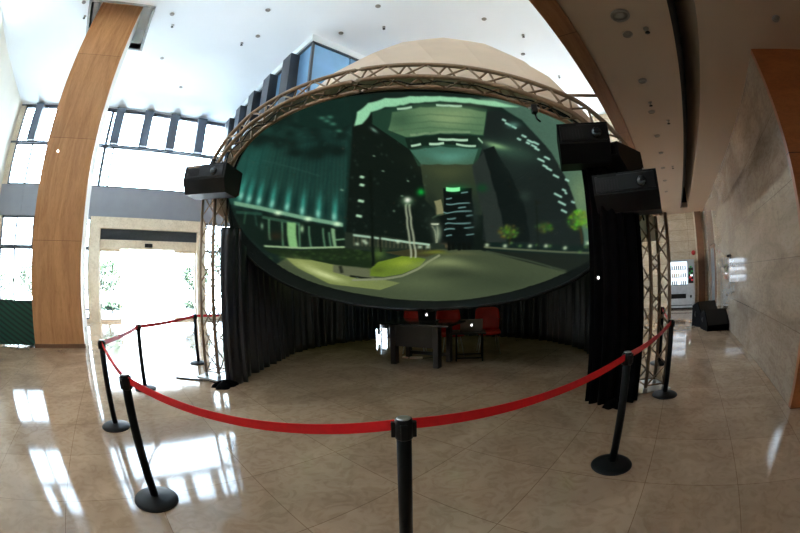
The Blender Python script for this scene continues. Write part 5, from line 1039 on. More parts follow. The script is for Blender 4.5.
["P",[[0.7575,-0.1636],[0.7844,-0.2569],[0.7922,-0.2577],[0.7657,-0.1646]],[60,50,24],1],
["P",[[0.5334,0.0351],[0.5192,-0.0326],[0.517,-0.1009],[0.5289,-0.1725],[0.556,-0.2542],[0.5639,-0.2546],[0.5371,-0.1733],[0.5254,-0.102],[0.5277,-0.0338],[0.5418,0.0338]],[20,26,20],1],
["P",[[0.3745,-0.1439],[0.3922,-0.2146],[0.3978,-0.2155],[0.3802,-0.1451]],[44,40,20],1],
["P",[[-0.4333,0.2956],[-0.4022,0.1869],[-0.3822,0.0959],[-0.3692,0.0972],[-0.3904,0.1896],[-0.4227,0.3006]],[10,16,12],1],
["P",[[-0.3823,0.0963],[-0.3793,0.0239],[-0.3877,-0.0485],[-0.4076,-0.1242],[-0.4419,-0.2199],[-0.4795,-0.3421],[-0.4674,-0.3456],[-0.4301,-0.2213],[-0.3948,-0.1241],[-0.3743,-0.048],[-0.366,0.0243],[-0.3692,0.0968]],[10,16,12],1],
["P",[[-0.3632,-0.1023],[-0.4023,-0.2191],[-0.3952,-0.2193],[-0.3557,-0.1017]],[14,18,12],1],
["P",[[-0.2163,0.0762],[-0.207,0.0006],[-0.22,-0.0753],[-0.2553,-0.1828],[-0.2819,-0.3282],[-0.2709,-0.3315],[-0.2464,-0.1843],[-0.2107,-0.0746],[-0.1973,0.0015],[-0.2076,0.0776]],[170,180,150],0.9],
["P",[[-0.1998,0.0767],[-0.1881,0.0003],[-0.2013,-0.0764],[-0.2364,-0.1902],[-0.2559,-0.3408],[-0.2439,-0.344],[-0.2272,-0.1922],[-0.1919,-0.0757],[-0.1784,0.0014],[-0.1913,0.0784]],[170,180,150],0.9],
["G",[-0.2097,0.0968,36.42,9.47,2.76,-31.53],[120,170,120],0.6],
["G",[-0.2115,0.1036,78.94,21.56,6.18,-52.42],[250,255,235],1],
["P",[[-0.0969,-0.0541],[-0.1055,-0.2332],[-0.0961,-0.2336],[-0.0908,-0.0532]],[150,158,130],0.8],
["P",[[-0.0743,-0.0604],[-0.0976,-0.2346],[-0.0878,-0.2378],[-0.0687,-0.0632]],[150,158,130],0.8],
["P",[[-0.0951,-0.0452],[-0.0592,-0.0571],[-0.0532,-0.0389],[-0.0894,-0.0317]],[190,200,170],0.9],
["P",[[0.0024,-0.2388],[0.009,-0.3307],[0.0376,-0.3294],[0.031,-0.2376]],[8,10,8],0.9],
["P",[[0.0405,-0.2431],[0.0468,-0.3249],[0.0743,-0.3211],[0.0674,-0.2388]],[8,10,8],0.9],
["P",[[0.0938,-0.2507],[0.101,-0.3237],[0.1262,-0.3171],[0.1178,-0.2432]],[8,10,8],0.9],
["P",[[0.1312,-0.2239],[0.1419,-0.3089],[0.1646,-0.3009],[0.1511,-0.2162]],[8,10,8],0.9],
["P",[[0.1647,-0.2186],[0.1782,-0.2924],[0.198,-0.2843],[0.1824,-0.211]],[8,10,8],0.9],
]

CB = np.array([-.8, 4.6, 2.7]); DV = np.array([0, 4.2, .35]); RM = np.array(RIM)
def rim1(a):
    a = (np.asarray(a)+np.pi) % (2*np.pi)-np.pi
    k = np.concatenate([RM[:, 0]-2*np.pi, RM[:, 0], RM[:, 0]+2*np.pi]); V = np.concatenate([RM[:, 1:]]*3)
    return np.stack([np.interp(a, k, V[:, i]) for i in range(3)], -1)
def rim(a):
    a = np.asarray(a, float); return sum(w*rim1(a+d) for w, d in zip([.1, .2, .4, .2, .1], [-.16, -.08, 0, .08, .16]))
def bowl(r, a):
    t = np.asarray(r, float)[..., None]*np.pi/2
    return CB+np.sin(t)*(rim(a)-CB)+np.cos(t)*DV
S0 = -.85; N0 = 4.1          # origin of the dome things, mid front on the floor
DLOC = (*fw(S0, N0), 0)
def dl(s, n, z): return (s-S0, n-N0, z)
G = 560
g = np.linspace(-1, 1, G); A_, B_ = np.meshgrid(g, g)
with np.errstate(divide='ignore', invalid='ignore'):     # concentric square -> disc
    big = np.abs(A_) > np.abs(B_)
    rr = np.where(big, A_, B_); ph = np.where(big, (np.pi/4)*(B_/A_), np.pi/2-(np.pi/4)*(A_/np.where(B_ == 0, 1, B_)))
    ph = np.where((A_ == 0) & (B_ == 0), 0, ph)
P = rr*np.cos(ph); Q = rr*np.sin(ph)
RHO = np.hypot(P, Q); ANG = np.arctan2(Q, P)
pts = bowl(RHO, ANG)-np.array([S0, N0, 0])
RS = 1500; ax = np.linspace(-1.06, 1.06, RS); HS = 2.12/(RS-1)
img = np.zeros((RS, RS, 3)); img[:] = (18, 32, 28)          # the projected picture, rows = q, columns = p
def span(v0, v1):
    return max(0, int((v0+1.06)/HS)-1), min(RS, int((v1+1.06)/HS)+2)
for kind, geo, c, a in SCENE_ON_SCREEN:
    if kind == 'P':
        px, py = np.array(geo, float).T; i0, i1 = span(px.min(), px.max()); j0, j1 = span(py.min(), py.max())
        if i1 <= i0 or j1 <= j0: continue
        X, Y = np.meshgrid(ax[i0:i1], ax[j0:j1]); ins = np.zeros(X.shape, bool); j = len(px)-1
        for i in range(len(px)):
            ins ^= ((py[i] > Y) != (py[j] > Y)) & (X < (px[j]-px[i])*(Y-py[i])/((py[j]-py[i]) or 1e-9)+px[i]); j = i
        sub = img[j0:j1, i0:i1]; sub[ins] = sub[ins]*(1-a)+np.array(c)*a
    else:
        p0, q0, k1, k2, k3, k4 = geo; dt = (k1*k4-k2*k3) or 1e-6
        rp_, rq_ = 2.6*math.hypot(k4, k2)/abs(dt), 2.6*math.hypot(k3, k1)/abs(dt)
        i0, i1 = span(p0-rp_, p0+rp_); j0, j1 = span(q0-rq_, q0+rq_)
        if i1 <= i0 or j1 <= j0: continue
        X, Y = np.meshgrid(ax[i0:i1]-p0, ax[j0:j1]-q0); u = k1*X+k2*Y; v = k3*X+k4*Y
        w_ = (np.exp(-(u*u+v*v))*a)[..., None]; img[j0:j1, i0:i1] = img[j0:j1, i0:i1]*(1-w_)+np.array(c)*w_
for _ in range(9):
    img = (np.roll(img, 1, 0)+2*img+np.roll(img, -1, 0))/4; img = (np.roll(img, 1, 1)+2*img+np.roll(img, -1, 1))/4
fp = np.clip((P+1.06)/HS, 0, RS-1.01); fq_ = np.clip((Q+1.06)/HS, 0, RS-1.01); ip = fp.astype(int); iq = fq_.astype(int); up_ = (fp-ip)[..., None]; uq_ = (fq_-iq)[..., None]
col = (img[iq, ip]*(1-up_)+img[iq, ip+1]*up_)*(1-uq_)+(img[iq+1, ip]*(1-up_)+img[iq+1, ip+1]*up_)*uq_
rs = np.random.RandomState(2); nz = rs.rand(G, G); nz = (nz+np.roll(nz, 1, 0)+np.roll(nz, 1, 1)+np.roll(nz, 2, 0))/4; col *= (.93+.14*nz)[..., None]
# picture stops short of the rim along the lower edge
ea = np.array([math.atan2(q, p) for p, q in EDGE]); er = np.array([math.hypot(p, q) for p, q in EDGE]); ea = np.where(ea > 1.6, ea-2*np.pi, ea); oo = np.argsort(ea)
aa = np.where(ANG > 2.2, ANG-2*np.pi, ANG)
lim = np.interp(aa, ea[oo], er[oo], left=.995, right=.995)
col[RHO > lim] = (7, 9, 9)
lc = np.clip(col/255, 0, 1); lc = np.where(lc <= .04045, lc/12.92, ((lc+.055)/1.055)**2.4)
idx = np.arange(G*G).reshape(G, G)
fq = np.stack([idx[:-1, :-1], idx[:-1, 1:], idx[1:, 1:], idx[1:, :-1]], -1).reshape(-1, 4)
me = bpy.data.meshes.new('dome_screen'); me.from_pydata(pts.reshape(-1, 3).tolist(), [], fq.tolist()); me.update()
me.polygons.foreach_set('use_smooth', [True]*len(me.polygons))
at = me.color_attributes.new('picture', 'FLOAT_COLOR', 'POINT'); at.data.foreach_set('color', np.concatenate([lc, np.ones(P.shape+(1,))], -1).reshape(-1).astype(np.float32))
sm, nt, b = nodes('projection_screen'); an = nt.nodes.new('ShaderNodeAttribute'); an.attribute_name = 'picture'
b.inputs['Base Color'].default_value = (.012, .014, .014, 1); b.inputs['Roughness'].default_value = .7; b.inputs['Specular IOR Level'].default_value = .15
nt.links.new(an.outputs['Color'], b.inputs['Emission Color']); b.inputs['Emission Strength'].default_value = 1.0
me.materials.append(sm)
scr = thing('dome_screen', 'huge bowl shaped projection screen showing a city plaza with towers at night', 'projection screen', DLOC, DOME_ROT)
o = bpy.data.objects.new('screen_surface', me); C.objects.link(o); o.parent = scr
angs = np.linspace(0, 2*np.pi, 120, endpoint=False); rp = rim(angs)-np.array([S0, N0, 0])
MB().tube([tuple(v+np.array([0, -.01, 0])) for v in rp], .022, 8, closed=True).build('rim_tube', 'black', scr)['label'] = 'black padded rim of the screen'

# white geodesic tent over the screen
OUT = [(-4.24, 2.85), (-4.21, 3.19), (-4.13, 3.44), (-3.94, 3.72), (-3.68, 3.95), (-3.37, 4.17), (-3.02, 4.31), (-2.64, 4.42), (-2.21, 4.49), (-1.84, 4.52), (-1.48, 4.53), (-1.12, 4.51), (-0.8, 4.48), (-0.48, 4.43), (-0.16, 4.37), (0.15, 4.29), (0.45, 4.2), (0.73, 4.1), (0.97, 4.0), (1.21, 3.89), (1.43, 3.79), (1.62, 3.64), (1.78, 3.48), (1.93, 3.32), (2.06, 3.14), (2.2, 2.91), (2.33, 2.67), (2.42, 2.44), (2.47, 2.21)]
def outer(t):
    P_ = [Vector((a, b)) for a, b in OUT]; d = [0]
    for a, b in zip(P_, P_[1:]): d.append(d[-1]+(b-a).length)
    L_ = t*d[-1]
    def raw(l):
        l = min(max(l, 0), d[-1])
        for i in range(len(P_)-1):
            if l <= d[i+1]: return P_[i].lerp(P_[i+1], (l-d[i])/(d[i+1]-d[i]))
        return P_[-1]
    return (raw(L_-.12)+raw(L_)*2+raw(L_+.12))/4 if .12 < L_ < d[-1]-.12 else raw(L_)
tent = thing('dome_tent', 'big off white faceted dome tent standing behind the arched truss', 'dome tent', DLOC, DOME_ROT)
TC = (-.83, 6.5); 
def ring_pt(k, t, K=9):
    # k = 0 front arch ... K back; t = 0..1 left foot over the top to the right foot
    a = outer(min(max(t, 0), 1)); a = Vector((a.x, N0+.32, a.y-.05))
    th = math.pi*(1-t); n = [4.42, 4.95, 5.6, 6.3, 7.0, 7.7, 8.4, 9.0, 9.5, 9.85][k]
    rw = math.sqrt(max(3.42**2-(n-TC[1])**2, .3)); hz = {0: 4.5, 1: 5.3, 2: 6.05, 3: 6.65, 4: 6.98, 5: 6.9, 6: 6.3, 7: 5.1, 8: 4.3, 9: 3.4}[k]
    c = Vector((TC[0]+rw*math.cos(th), n, 2.3+(hz-2.3)*math.sin(th)**.9))
    w = max(0, 1-k/2.2)
    return a.lerp(c, 1-w)
NT = 12
vs = []; fs = []
for k in range(10):
    for j in range(NT+1):
        t = (j+(.5 if k % 2 and 0 < j < NT else 0)*(1 if j < NT else 0))/NT; q = ring_pt(k, t); vs.append(dl(q.x, q.y, q.z))
for k in range(9):
    for j in range(NT):
        a, b_, c_, d_ = k*(NT+1)+j, k*(NT+1)+j+1, (k+1)*(NT+1)+j+1, (k+1)*(NT+1)+j
        fs += [(a, b_, d_), (b_, c_, d_)] if k % 2 else [(a, b_, c_), (a, c_, d_)]
mb = MB().add(vs, fs)
wall = []
for k in range(10):
    q = ring_pt(k, 0); wall.append(q)
mb.add([dl(q.x, q.y, z) for i_, q in enumerate(wall) for z in (min((2.95, 2.9, 2.75, 2.4, 2.2)[min(i_, 4)], q.z-.02), q.z)], [(2*i, 2*i+1, 2*i+3, 2*i+2) for i in range(9)])
wall = [ring_pt(k, 1) for k in range(10)]
mb.add([dl(q.x, q.y, z) for q in wall for z in (1.9, q.z)], [(2*i, 2*i+1, 2*i+3, 2*i+2) for i in range(9)])
skin = mb.build('fabric_skin', 'tent', tent); sl = skin.modifiers.new('thickness', 'SOLIDIFY'); sl.thickness = .012; sl.offset = 0
# ribs under the fabric
# curtains below
def drape(path, z0, z1, wob, nfold, seed, name='curtain', m='cloth', label='', cat='curtain', gap=None):
    rnd = random.Random(seed); P_ = [Vector(p) for p in path]; d = [0]
    for a, b in zip(P_, P_[1:]): d.append(d[-1]+(b-a).length)
    def pt(l):
        for i in range(len(P_)-1):
            if l <= d[i+1]+1e-9:
                f = (l-d[i])/(d[i+1]-d[i]); 
                t0 = (P_[min(i+1, len(P_)-1)]-P_[max(i-1, 0)]); t1 = (P_[min(i+2, len(P_)-1)]-P_[i])
                t = t0.normalized().lerp(t1.normalized(), f); return P_[i].lerp(P_[i+1], f), Vector((-t.y, t.x)).normalized()
        return P_[-1], Vector((0, 1))
    n = nfold*8; phs = [rnd.uniform(-.5, .5) for _ in range(nfold+2)]; amp = [rnd.uniform(.5, 1.2) for _ in range(nfold+2)]
    org = P_[0]; vs = []; fs = []; NV = 18
    for j in range(NV):
        v = j/(NV-1)
        for i in range(n+1):
            u = i/n; p_, nn = pt(u*d[-1]); f = u*nfold; k = int(f); A = amp[k]*(1-(f-k))+amp[k+1]*(f-k); ph_ = phs[k]*(1-(f-k))+phs[k+1]*(f-k)
            off = wob*A*(1.15-.55*v)*math.sin(2*math.pi*f+ph_*3+.6*math.sin(3*v+k)); q = p_+nn*off
            zt = z1(u) if callable(z1) else z1
            vs.append((q.x-org.x, q.y-org.y, z0-.004+(zt-z0)*v+(.02*math.sin(f*2.1) if j == 0 and not gap else 0)*0))
    for j in range(NV-1):
        for i in range(n):
            if gap and gap[0] < (i+.5)/n < gap[1] and j < gap[2]*(.62+.5*math.sin(i*.9)*math.sin(i*.31+1)): continue
            fs.append((j*(n+1)+i, j*(n+1)+i+1, (j+1)*(n+1)+i+1, (j+1)*(n+1)+i))
    o = MB().add(vs, fs, True).build(name, m, None, (org.x, org.y, 0), None, False)
    s_ = o.modifiers.new('thickness', 'SOLIDIFY'); s_.thickness = .006; s_.offset = 0
    return tag(o, label, cat, 'black curtains around the dome')
def cam_path(l): return [cw(x, y) for x, y in l]
drape(cam_path([(-2.60,4.72),(-2.53,4.64),(-2.42,4.7),(-2.34,4.9)]), 0, 2.3, .03, 4, 1, label='narrow black drape hanging at the left front edge of the dome beside the truss column')
circ = lambda a: (.63+3.0*math.cos(R(a)), 6.5+3.0*math.sin(R(a)))
drape(cam_path([(-2.52,4.78),(-2.45,5.4),circ(180),circ(170),circ(158),circ(146),circ(133)]), 0, lambda u: float(np.interp(u, [0, .12, .2, .3, .4, .5, 1], [2.3, 2.08, 1.95, 1.95, 2.2, 2.4, 2.3])), .075, 17, 2, label='shiny black curtain closing the left side of the dome under the screen')
drape(cam_path([circ(a) for a in (135,126,118,110,102,94,86,78,70,62,54,45)]), 0, 2.3, .07, 22, 3, m='cloth_blue_lit', label='black curtain closing the back of the dome behind the red chairs', gap=(.215, .285, 2))
drape(cam_path([circ(a) for a in (46,34,22,10,-2,-14,-26)]+[(3.0,4.6)]), 0, lambda u: 2.3, .07, 18, 4, label='black curtain closing the right side of the dome in deep shadow')
drape([fw(*q) for q in [(1.30,4.08),(1.33,3.9),(1.45,3.8),(1.65,3.76),(1.86,3.8),(1.93,3.95),(1.9,4.3)]], 0, lambda u: 2.78-.1*u, .045, 11, 5, m='velvet', label='heavy matt black drape hanging in front of the right truss column')
# loose end of cloth on the floor
def heap(loc, s, label):
    rnd = random.Random(int(s*100)); n = 16
    def fn(u, v):
        a = u*2*math.pi; r = s*(1-v)*(1+.22*math.sin(3*a+1)+.1*math.sin(7*a)); return (r*math.cos(a), r*.7*math.sin(a), s*.55*v**.6+.02*math.sin(5*a)*v*(1-v))
    o = MB().grid(fn, 40, 8).build('cloth_heap', 'velvet', None, (*loc, .0)); return tag(o, label, 'cloth')
heap(cw(2.36, 3.30), .16, 'black cloth end bunched on the floor at the foot of the right drape')
heap(cw(-2.56, 4.52), .2, 'black cloth end bunched on the floor at the foot of the left drape')
skirt = MB()
# black lining between the picture and the curtains (hangs from the rim, lower half)
sel = [a for a in np.linspace(-math.pi+.05, -.1, 50)]
vs = []
for a in sel:
    q = rim(a); vs.append(dl(q[0], q[1]+.03, q[2])); vs.append(dl(q[0]*1.0+(q[0]-CB[0])*.02, q[1]+.10, q[2]-.03))
skirt.add(vs, [(2*i, 2*i+1, 2*i+3, 2*i+2) for i in range(len(sel)-1)], True)
o = skirt.build('lower_skirt', 'velvet', scr); sl = o.modifiers.new('thickness', 'SOLIDIFY'); sl.thickness = .008

# ------------------------------------------------------------------ trusses
def lerp(a, b, t): return tuple(x+(y-x)*t for x, y in zip(a, b))
def make_column(loc, rot, h, label, plate_off=(0, 0), lean=(0, 0)):
    t = thing('truss_column', label, 'truss', loc, rot, 'truss columns carrying the arch')
    w = .145
    cs = [(-w,-w),(w,-w),(w,w),(-w,w)]
    for x, y in cs: MB().tube([(x, y, .03), (x+lean[0], y+lean[1], h)], .024, 10).build('chord', 'alu', t)
    nb = 8
    for f in range(4):
        a, b = cs[f], cs[(f+1) % 4]; mb_ = MB()
        for k in range(nb):
            z0, z1 = .1+(h-.2)*k/nb, .1+(h-.2)*(k+1)/nb
            o0 = (lean[0]*z0/h, lean[1]*z0/h); o1 = (lean[0]*z1/h, lean[1]*z1/h)
            p0, p1 = (a, b) if k % 2 == 0 else (b, a)
            MB().tube([(p0[0]+o0[0], p0[1]+o0[1], z0), (p1[0]+o1[0], p1[1]+o1[1], z1)], .011, 6).build('brace', 'alu', t)
        MB().tube([(*a, .1), (*b, .1)], .011, 6).build('brace', 'alu', t)
    MB().box((-.28+plate_off[0], -.28+plate_off[1], 0), (.28+plate_off[0], .28+plate_off[1], .015), bev=.01).build('base_plate', 'steel', t)
    for x, y in cs: MB().lathe([(.03, .015), (.03, .06), (.024, .08)], 12, tm((x, y, 0))).build('foot_socket', 'steel', t)
    return t
make_column((*fw(-4.0, 4.27), 0), DOME_ROT, 3.0, 'left aluminium truss column of the arch, standing in the light of the doors')
make_column((*fw(2.26, 4.14), 0), DOME_ROT, 2.2, 'right aluminium truss column of the arch, beside the heavy drape', (0, .13))
arch = thing('truss_arch', 'long curved lattice truss arching over the front of the dome screen', 'truss', DLOC, DOME_ROT)
NB = 30
oc = []; fi = []; bi = []
for k in range(NB*3+1):
    t = k/(NB*3); p_ = outer(t); d_ = (outer(min(t+.01, 1))-outer(max(t-.01, 0))).normalized(); nn = Vector((d_.y, -d_.x))
    oc.append(dl(p_.x, N0+.12, p_.y)); q = p_+nn*.30
    fi.append(dl(q.x, N0-.03, q.y)); bi.append(dl(q.x, N0+.27, q.y))
for path, lb in ((oc, 'outer chord'), (fi, 'front inner chord'), (bi, 'rear inner chord')): MB().tube(path, .034, 10).build('chord', 'alu', arch)
for k in range(NB):
    i, j = k*3, (k+1)*3
    for A_c, B_c in ((oc, fi), (fi, bi), (bi, oc)):
        a, b = (A_c[i], B_c[j]) if k % 2 == 0 else (B_c[i], A_c[j]); MB().tube([a, b], .016, 6).build('brace', 'alu', arch)
# side tube tying the arch to the stone beam
a_ = dl(1.33, N0+.12, 3.84); MB().tube([a_, (a_[0]+.46, a_[1], a_[2]+.02)], .024, 8).build('tie_tube', 'alu', arch)
# cable along the arch
cab = []
for k in range(0, NB*3+1, 2):
    q = fi[k]; cab.append((q[0], q[1]+.12+.03*math.sin(k), q[2]-.02+.05*math.sin(k*.7)*math.sin(k*.23)))
MB().tube(cab, .012, 6).build('power_cable', 'rubber', arch)['label'] = 'black cable tied along the arch'
def clamp_lamp(s, n, z, label, sc=1):
    t = thing('stage_clamp', label, 'clamp', (*fw(s, n), z), DOME_ROT, 'black clamps on the arched truss'); t.scale = (sc,)*3
    MB().box((-.035, -.04, -.05), (.035, .04, .06), bev=.012).build('clamp_body', 'black', t)
    MB().tube([(0, 0, -.05), (.01, 0, -.12), (.05, 0, -.16)], .012, 6).build('clamp_arm', 'black', t)
    MB().tube([(-.07, 0, .02), (.07, 0, .02)], .014, 8).build('clamp_bolt', 'steel', t); return t
clamp_lamp(.82, 4.1, 3.55, 'black clamp hanging under the arch above the lit towers', 1.1)
clamp_lamp(1.28, 4.1, 3.2, 'black clamp on the arch next to the upper right projector housing', 1.1)
clamp_lamp(-3.93, 4.08, 3.38, 'black clamp on the arch above the left projector housing', 1.2)

# projector housings
def housing(s, n, z, w, h, d, yaw, pitch, label, roll=0):
    t = thing('projector_housing', label, 'projector', (*fw(s, n), z), DOME_ROT+yaw, 'black projector housings on the truss')
    t.rotation_euler = (pitch, roll, DOME_ROT+yaw)
    prof = [(-d/2, h*.5), (d/2, h*.5), (d/2, -h*.35), (d*.32, -h*.5), (-d*.28, -h*.5), (-d/2, -h*.05)]
    MB().prism(prof, -w/2, w/2).build('case', 'blackm', t)
    MB().box((-w*.46, -d/2-.012, h*.02), (w*.46, -d/2, h*.44), bev=.008).build('front_bezel', 'black', t)
    MB().lathe([(.001, 0), (.06, 0), (.06, .03), (.045, .045), (.001, .04)], 20, tm((w*.25, -d/2-.01, h*.2), 0, R(90))).build('lens', 'desktop', t)
    v = MB()
    for i in range(7): v.box((-w*.40+i*.035, -d/2-.018, h*.08), (-w*.40+i*.035+.016, -d/2-.011, h*.34))
    v.build('vent_grille', 'rubber', t)
    MB().box((-w*.42, -d/2-.014, h*.4), (-w*.12, -d/2-.012, h*.46)).build('maker_strip', 'alu' if s < 0 else 'blackm', t)
    for x in (-w*.3, w*.3): MB().tube([(x, 0, h*.5), (x, 0, h*.5+.09)], .014, 8).build('hanger', 'steel', t)
    return t
housing(-3.78, 3.92, 3.0, .80, .42, .5, R(8), R(-4), 'black projector housing hung at the left shoulder of the arch', R(4))
housing(1.28, 3.8, 2.9, .58, .42, .62, R(-12), R(4), 'upper black projector housing on the right side of the arch')
housing(1.72, 3.95, 2.78, .52, .30, .7, R(-50), R(4), 'middle black projector housing half hidden behind the upper right one')
housing(1.8, 3.82, 2.36, .78, .42, .55, R(-30), R(0), 'lower black projector housing at the top of the right truss column')
t = thing('indicator_lamp', 'tiny white indicator lamp shining on the black drape right of the screen', 'lamp', (*fw(1.30, 3.76), 1.45), DOME_ROT)
MB().lathe([(.001, -.014), (.01, -.01), (.014, 0), (.01, .01), (.001, .014)], 10).build('bulb', 'led', t); MB().box((-.015, .012, -.03), (.015, .03, .03)).build('lamp_clip', 'black', t)
MB().tube([(0, .03, 0), (0, .1, 0)], .005, 6).build('stem', 'black', t)

# ------------------------------------------------------------------ control desk area
def yaw_cam(az): return CAM_ROT-R(az)      # local x axis pointing to azimuth 90+az of the photographer
# desk: front faces the photographer, turned
dx, dy = cw(.36, 6.36)
t = thing('control_desk', 'dark desk with a blue-grey top under the dome screen, left of the small table', 'desk', (dx, dy, 0), yaw_cam(31))
MB().box((-.66, -.42, .72), (.70, .42, .76), bev=.008).build('desk_top', 'desktop', t)
MB().box((-.40, -.30, .34), (.42, -.27, .72)).build('modesty_panel', 'desk', t)
for x in (-.42, .42):
    MB().box((x-.05, -.32, .0), (x+.05, -.18, .72), bev=.005).build('leg', 'desk', t)
for x in (-.42, .42):
    MB().box((x-.04, .2, .0), (x+.04, .32, .72), bev=.005).build('leg', 'desk', t)
MB().box((-.38, .22, .1), (.38, .26, .16)).build('stretcher', 'desk', t)
def laptop(loc, rot, label, w=.34, m='laptop', tilt=-12):
    t = thing('laptop', label, 'laptop', loc, rot)
    MB().box((-w/2, -.02, 0), (w/2, .22, .016), bev=.005).build('keyboard_base', m, t)
    mx = tm((0, -.02, .016), 0, R(-tilt))
    lid = MB().box((-w/2, -.008, 0), (w/2, 0, .23), mx, .004).build('lid', m, t)
    # lit fruit emblem with a leaf on the back of the lid
    e = []
    for i in range(28):
        a = 2*math.pi*i/28; r = .022*(1-.16*max(0, math.cos(a-math.pi/2))**6-.1*max(0, math.cos(a+math.pi/2))**8)
        if abs(a) < .35 or abs(a-2*math.pi) < .35: r *= .72
        e.append((r*math.cos(a), .115+r*1.02*math.sin(a)))
    mb_ = MB().prism(e, -.010, -.008, mx, axis='y')
    mb_.prism([(0, .140), (.006, .150), (.012, .153), (.009, .144)], -.010, -.008, mx, axis='y')
    mb_.build('lit_emblem', 'logo', lid)
    return t
x_, y_ = cw(.46, 6.25); laptop((x_, y_, .76), yaw_cam(20), 'dark open laptop on the control desk, white emblem glowing on its lid', .32, 'black')
bx_, by_ = cw(1.24, 6.45)
t = thing('side_table', 'low dark table with thin metal legs carrying the grey laptop', 'table', (bx_, by_, 0), yaw_cam(10))
MB().box((-.36, -.22, .50), (.30, .26, .53), bev=.006).build('table_top', 'desk', t)
for x in (-.24, .24):
    for y in (-.16, .2): MB().tube([(x, y, 0), (x, y, .5)], .014, 8).build('leg', 'blackm', t)
for y in (-.16, .2): MB().tube([(-.24, y, .06), (.24, y, .06)], .012, 8).build('crossbar', 'blackm', t)
x_, y_ = cw(1.26, 6.38); laptop((x_, y_, .53), yaw_cam(0), 'grey open laptop on the low table, white emblem glowing on its lid', .42)
def chair(loc, rot, label):
    t = thing('red_chair', label, 'chair', (*loc, 0), rot, 'red chairs at the desks')
    def back(u, v):
        x = (u-.5)*.5*(1-.12*abs(2*v-1)**3); return (x, .2+.05*v+.05*(2*u-1)**2*-1, .43+.47*v-(.03*abs(2*u-1)**6 if v > .9 else 0))
    o = MB().grid(back, 14, 10).build('backrest', 'redchair', t); s_ = o.modifiers.new('t', 'SOLIDIFY'); s_.thickness = .025; s_.offset = 0
    def seat(u, v): return ((u-.5)*.48*(1-.1*abs(2*v-1)**4), -.22+.44*v, .44-.02*math.cos((u-.5)*3)+(.03 if v < .05 else 0)*-1)
    o = MB().grid(seat, 14, 10).build('seat', 'redchair', t); s_ = o.modifiers.new('t', 'SOLIDIFY'); s_.thickness = .03; s_.offset = 0
    for x in (-1, 1):
        for y in (-1, 1): MB().tube([(x*.15, y*.14, .42), (x*.22, y*.2, 0)], .012, 8).build('leg', 'steel', t)
    for x in (-1, 1): MB().tube([(x*.24, .18, .66), (x*.27, .0, .66), (x*.25, -.12, .64), (x*.23, -.14, .46)], .014, 8).build('armrest', 'black', t)
    return t
for (px_, py_), az, lb in (((.27, 7.35), 10, 'red chair mostly hidden behind the control desk and its laptop'), ((.97, 7.0), -6, 'red chair between the control desk and the low table'), ((1.74, 7.0), 8, 'red chair behind the low table, rightmost of three')):
    chair(cw(px_, py_), yaw_cam(az), lb)
x_, y_ = cw(.2, 6.75)
t = thing('floor_box', 'small flat pale power strip lying on the floor under the control desk', 'power strip', (x_, y_, 0), yaw_cam(20))
MB().box((-.2, -.04, 0), (.2, .04, .035), bev=.01).build('strip_body', 'surround', t); MB().tube([(.2, 0, .015), (.3, .05, .01), (.45, .25, .01)], .008).build('power_lead', 'rubber', t)

# ------------------------------------------------------------------ rope barrier
def stanchion(xy, label):
    t = thing('barrier_post', label, 'barrier post', (*xy, 0), 0, 'black posts of the red belt barrier')
    MB().lathe([(.172, 0), (.172, .012), (.165, .022), (.12, .034), (.06, .046), (.045, .05)], 36).build('base', 'blackm', t)
    MB().lathe([(.173, .0), (.176, .004), (.176, .01), (.172, .014)], 36).build('rubber_edge', 'rubber', t)
    MB().lathe([(.032, .04), (.032, .86), (.030, .862)], 20).build('post', 'blackm', t)
    hd = MB().lathe([(.033, .85), (.038, .856), (.038, .935), (.034, .94), (.034, .944)], 24)
    hd.build('belt_head', 'black', t)
    MB().lathe([(.029, .942), (.029, .947), (.024, .95), (.001, .95)], 20).build('cap', 'steel', t)
    for k in range(4):
        mx = tm((0, 0, 0), R(45+90*k)); MB().box((.034, -.014, .86), (.052, .014, .93), mx, .003).build('belt_clip', 'black', t)
    return t
posts = {
 0: (cw(0.0, 1.37), 'nearest black barrier post in the middle of the photo with a silver cap'),
 1: (cw(-1.69, 1.61), 'black barrier post at the left front corner, round base fully in view'),
 2: (cw(-2.96, 2.51), 'leftmost black barrier post, standing behind the left front one'),
 3: (cw(-3.62, 3.87), 'thin black barrier post left, in front of the bright doorway'),
 4: (cw(-3.8, 5.76), 'black barrier post just left of the left truss column'),
 5: (cw(1.59, 2.1), 'black barrier post right of centre in front of the right drape'),
 6: (cw(3.13, 3.2), 'black barrier post beside the foot of the right truss column'),
 7: (cw(4.15, 4.5), 'far right black barrier post seen behind the truss, before the vending machine'),
 8: (cw(-3.0, 7.1), 'black barrier post hidden behind the left drape of the dome')}
pp = None
for k, (xy, lb) in posts.items():
    if pp is None: pp = stanchion(xy, lb); pp.scale = (1, 1, .98)
    else: dup(pp, (*xy, 0), 0, lb)
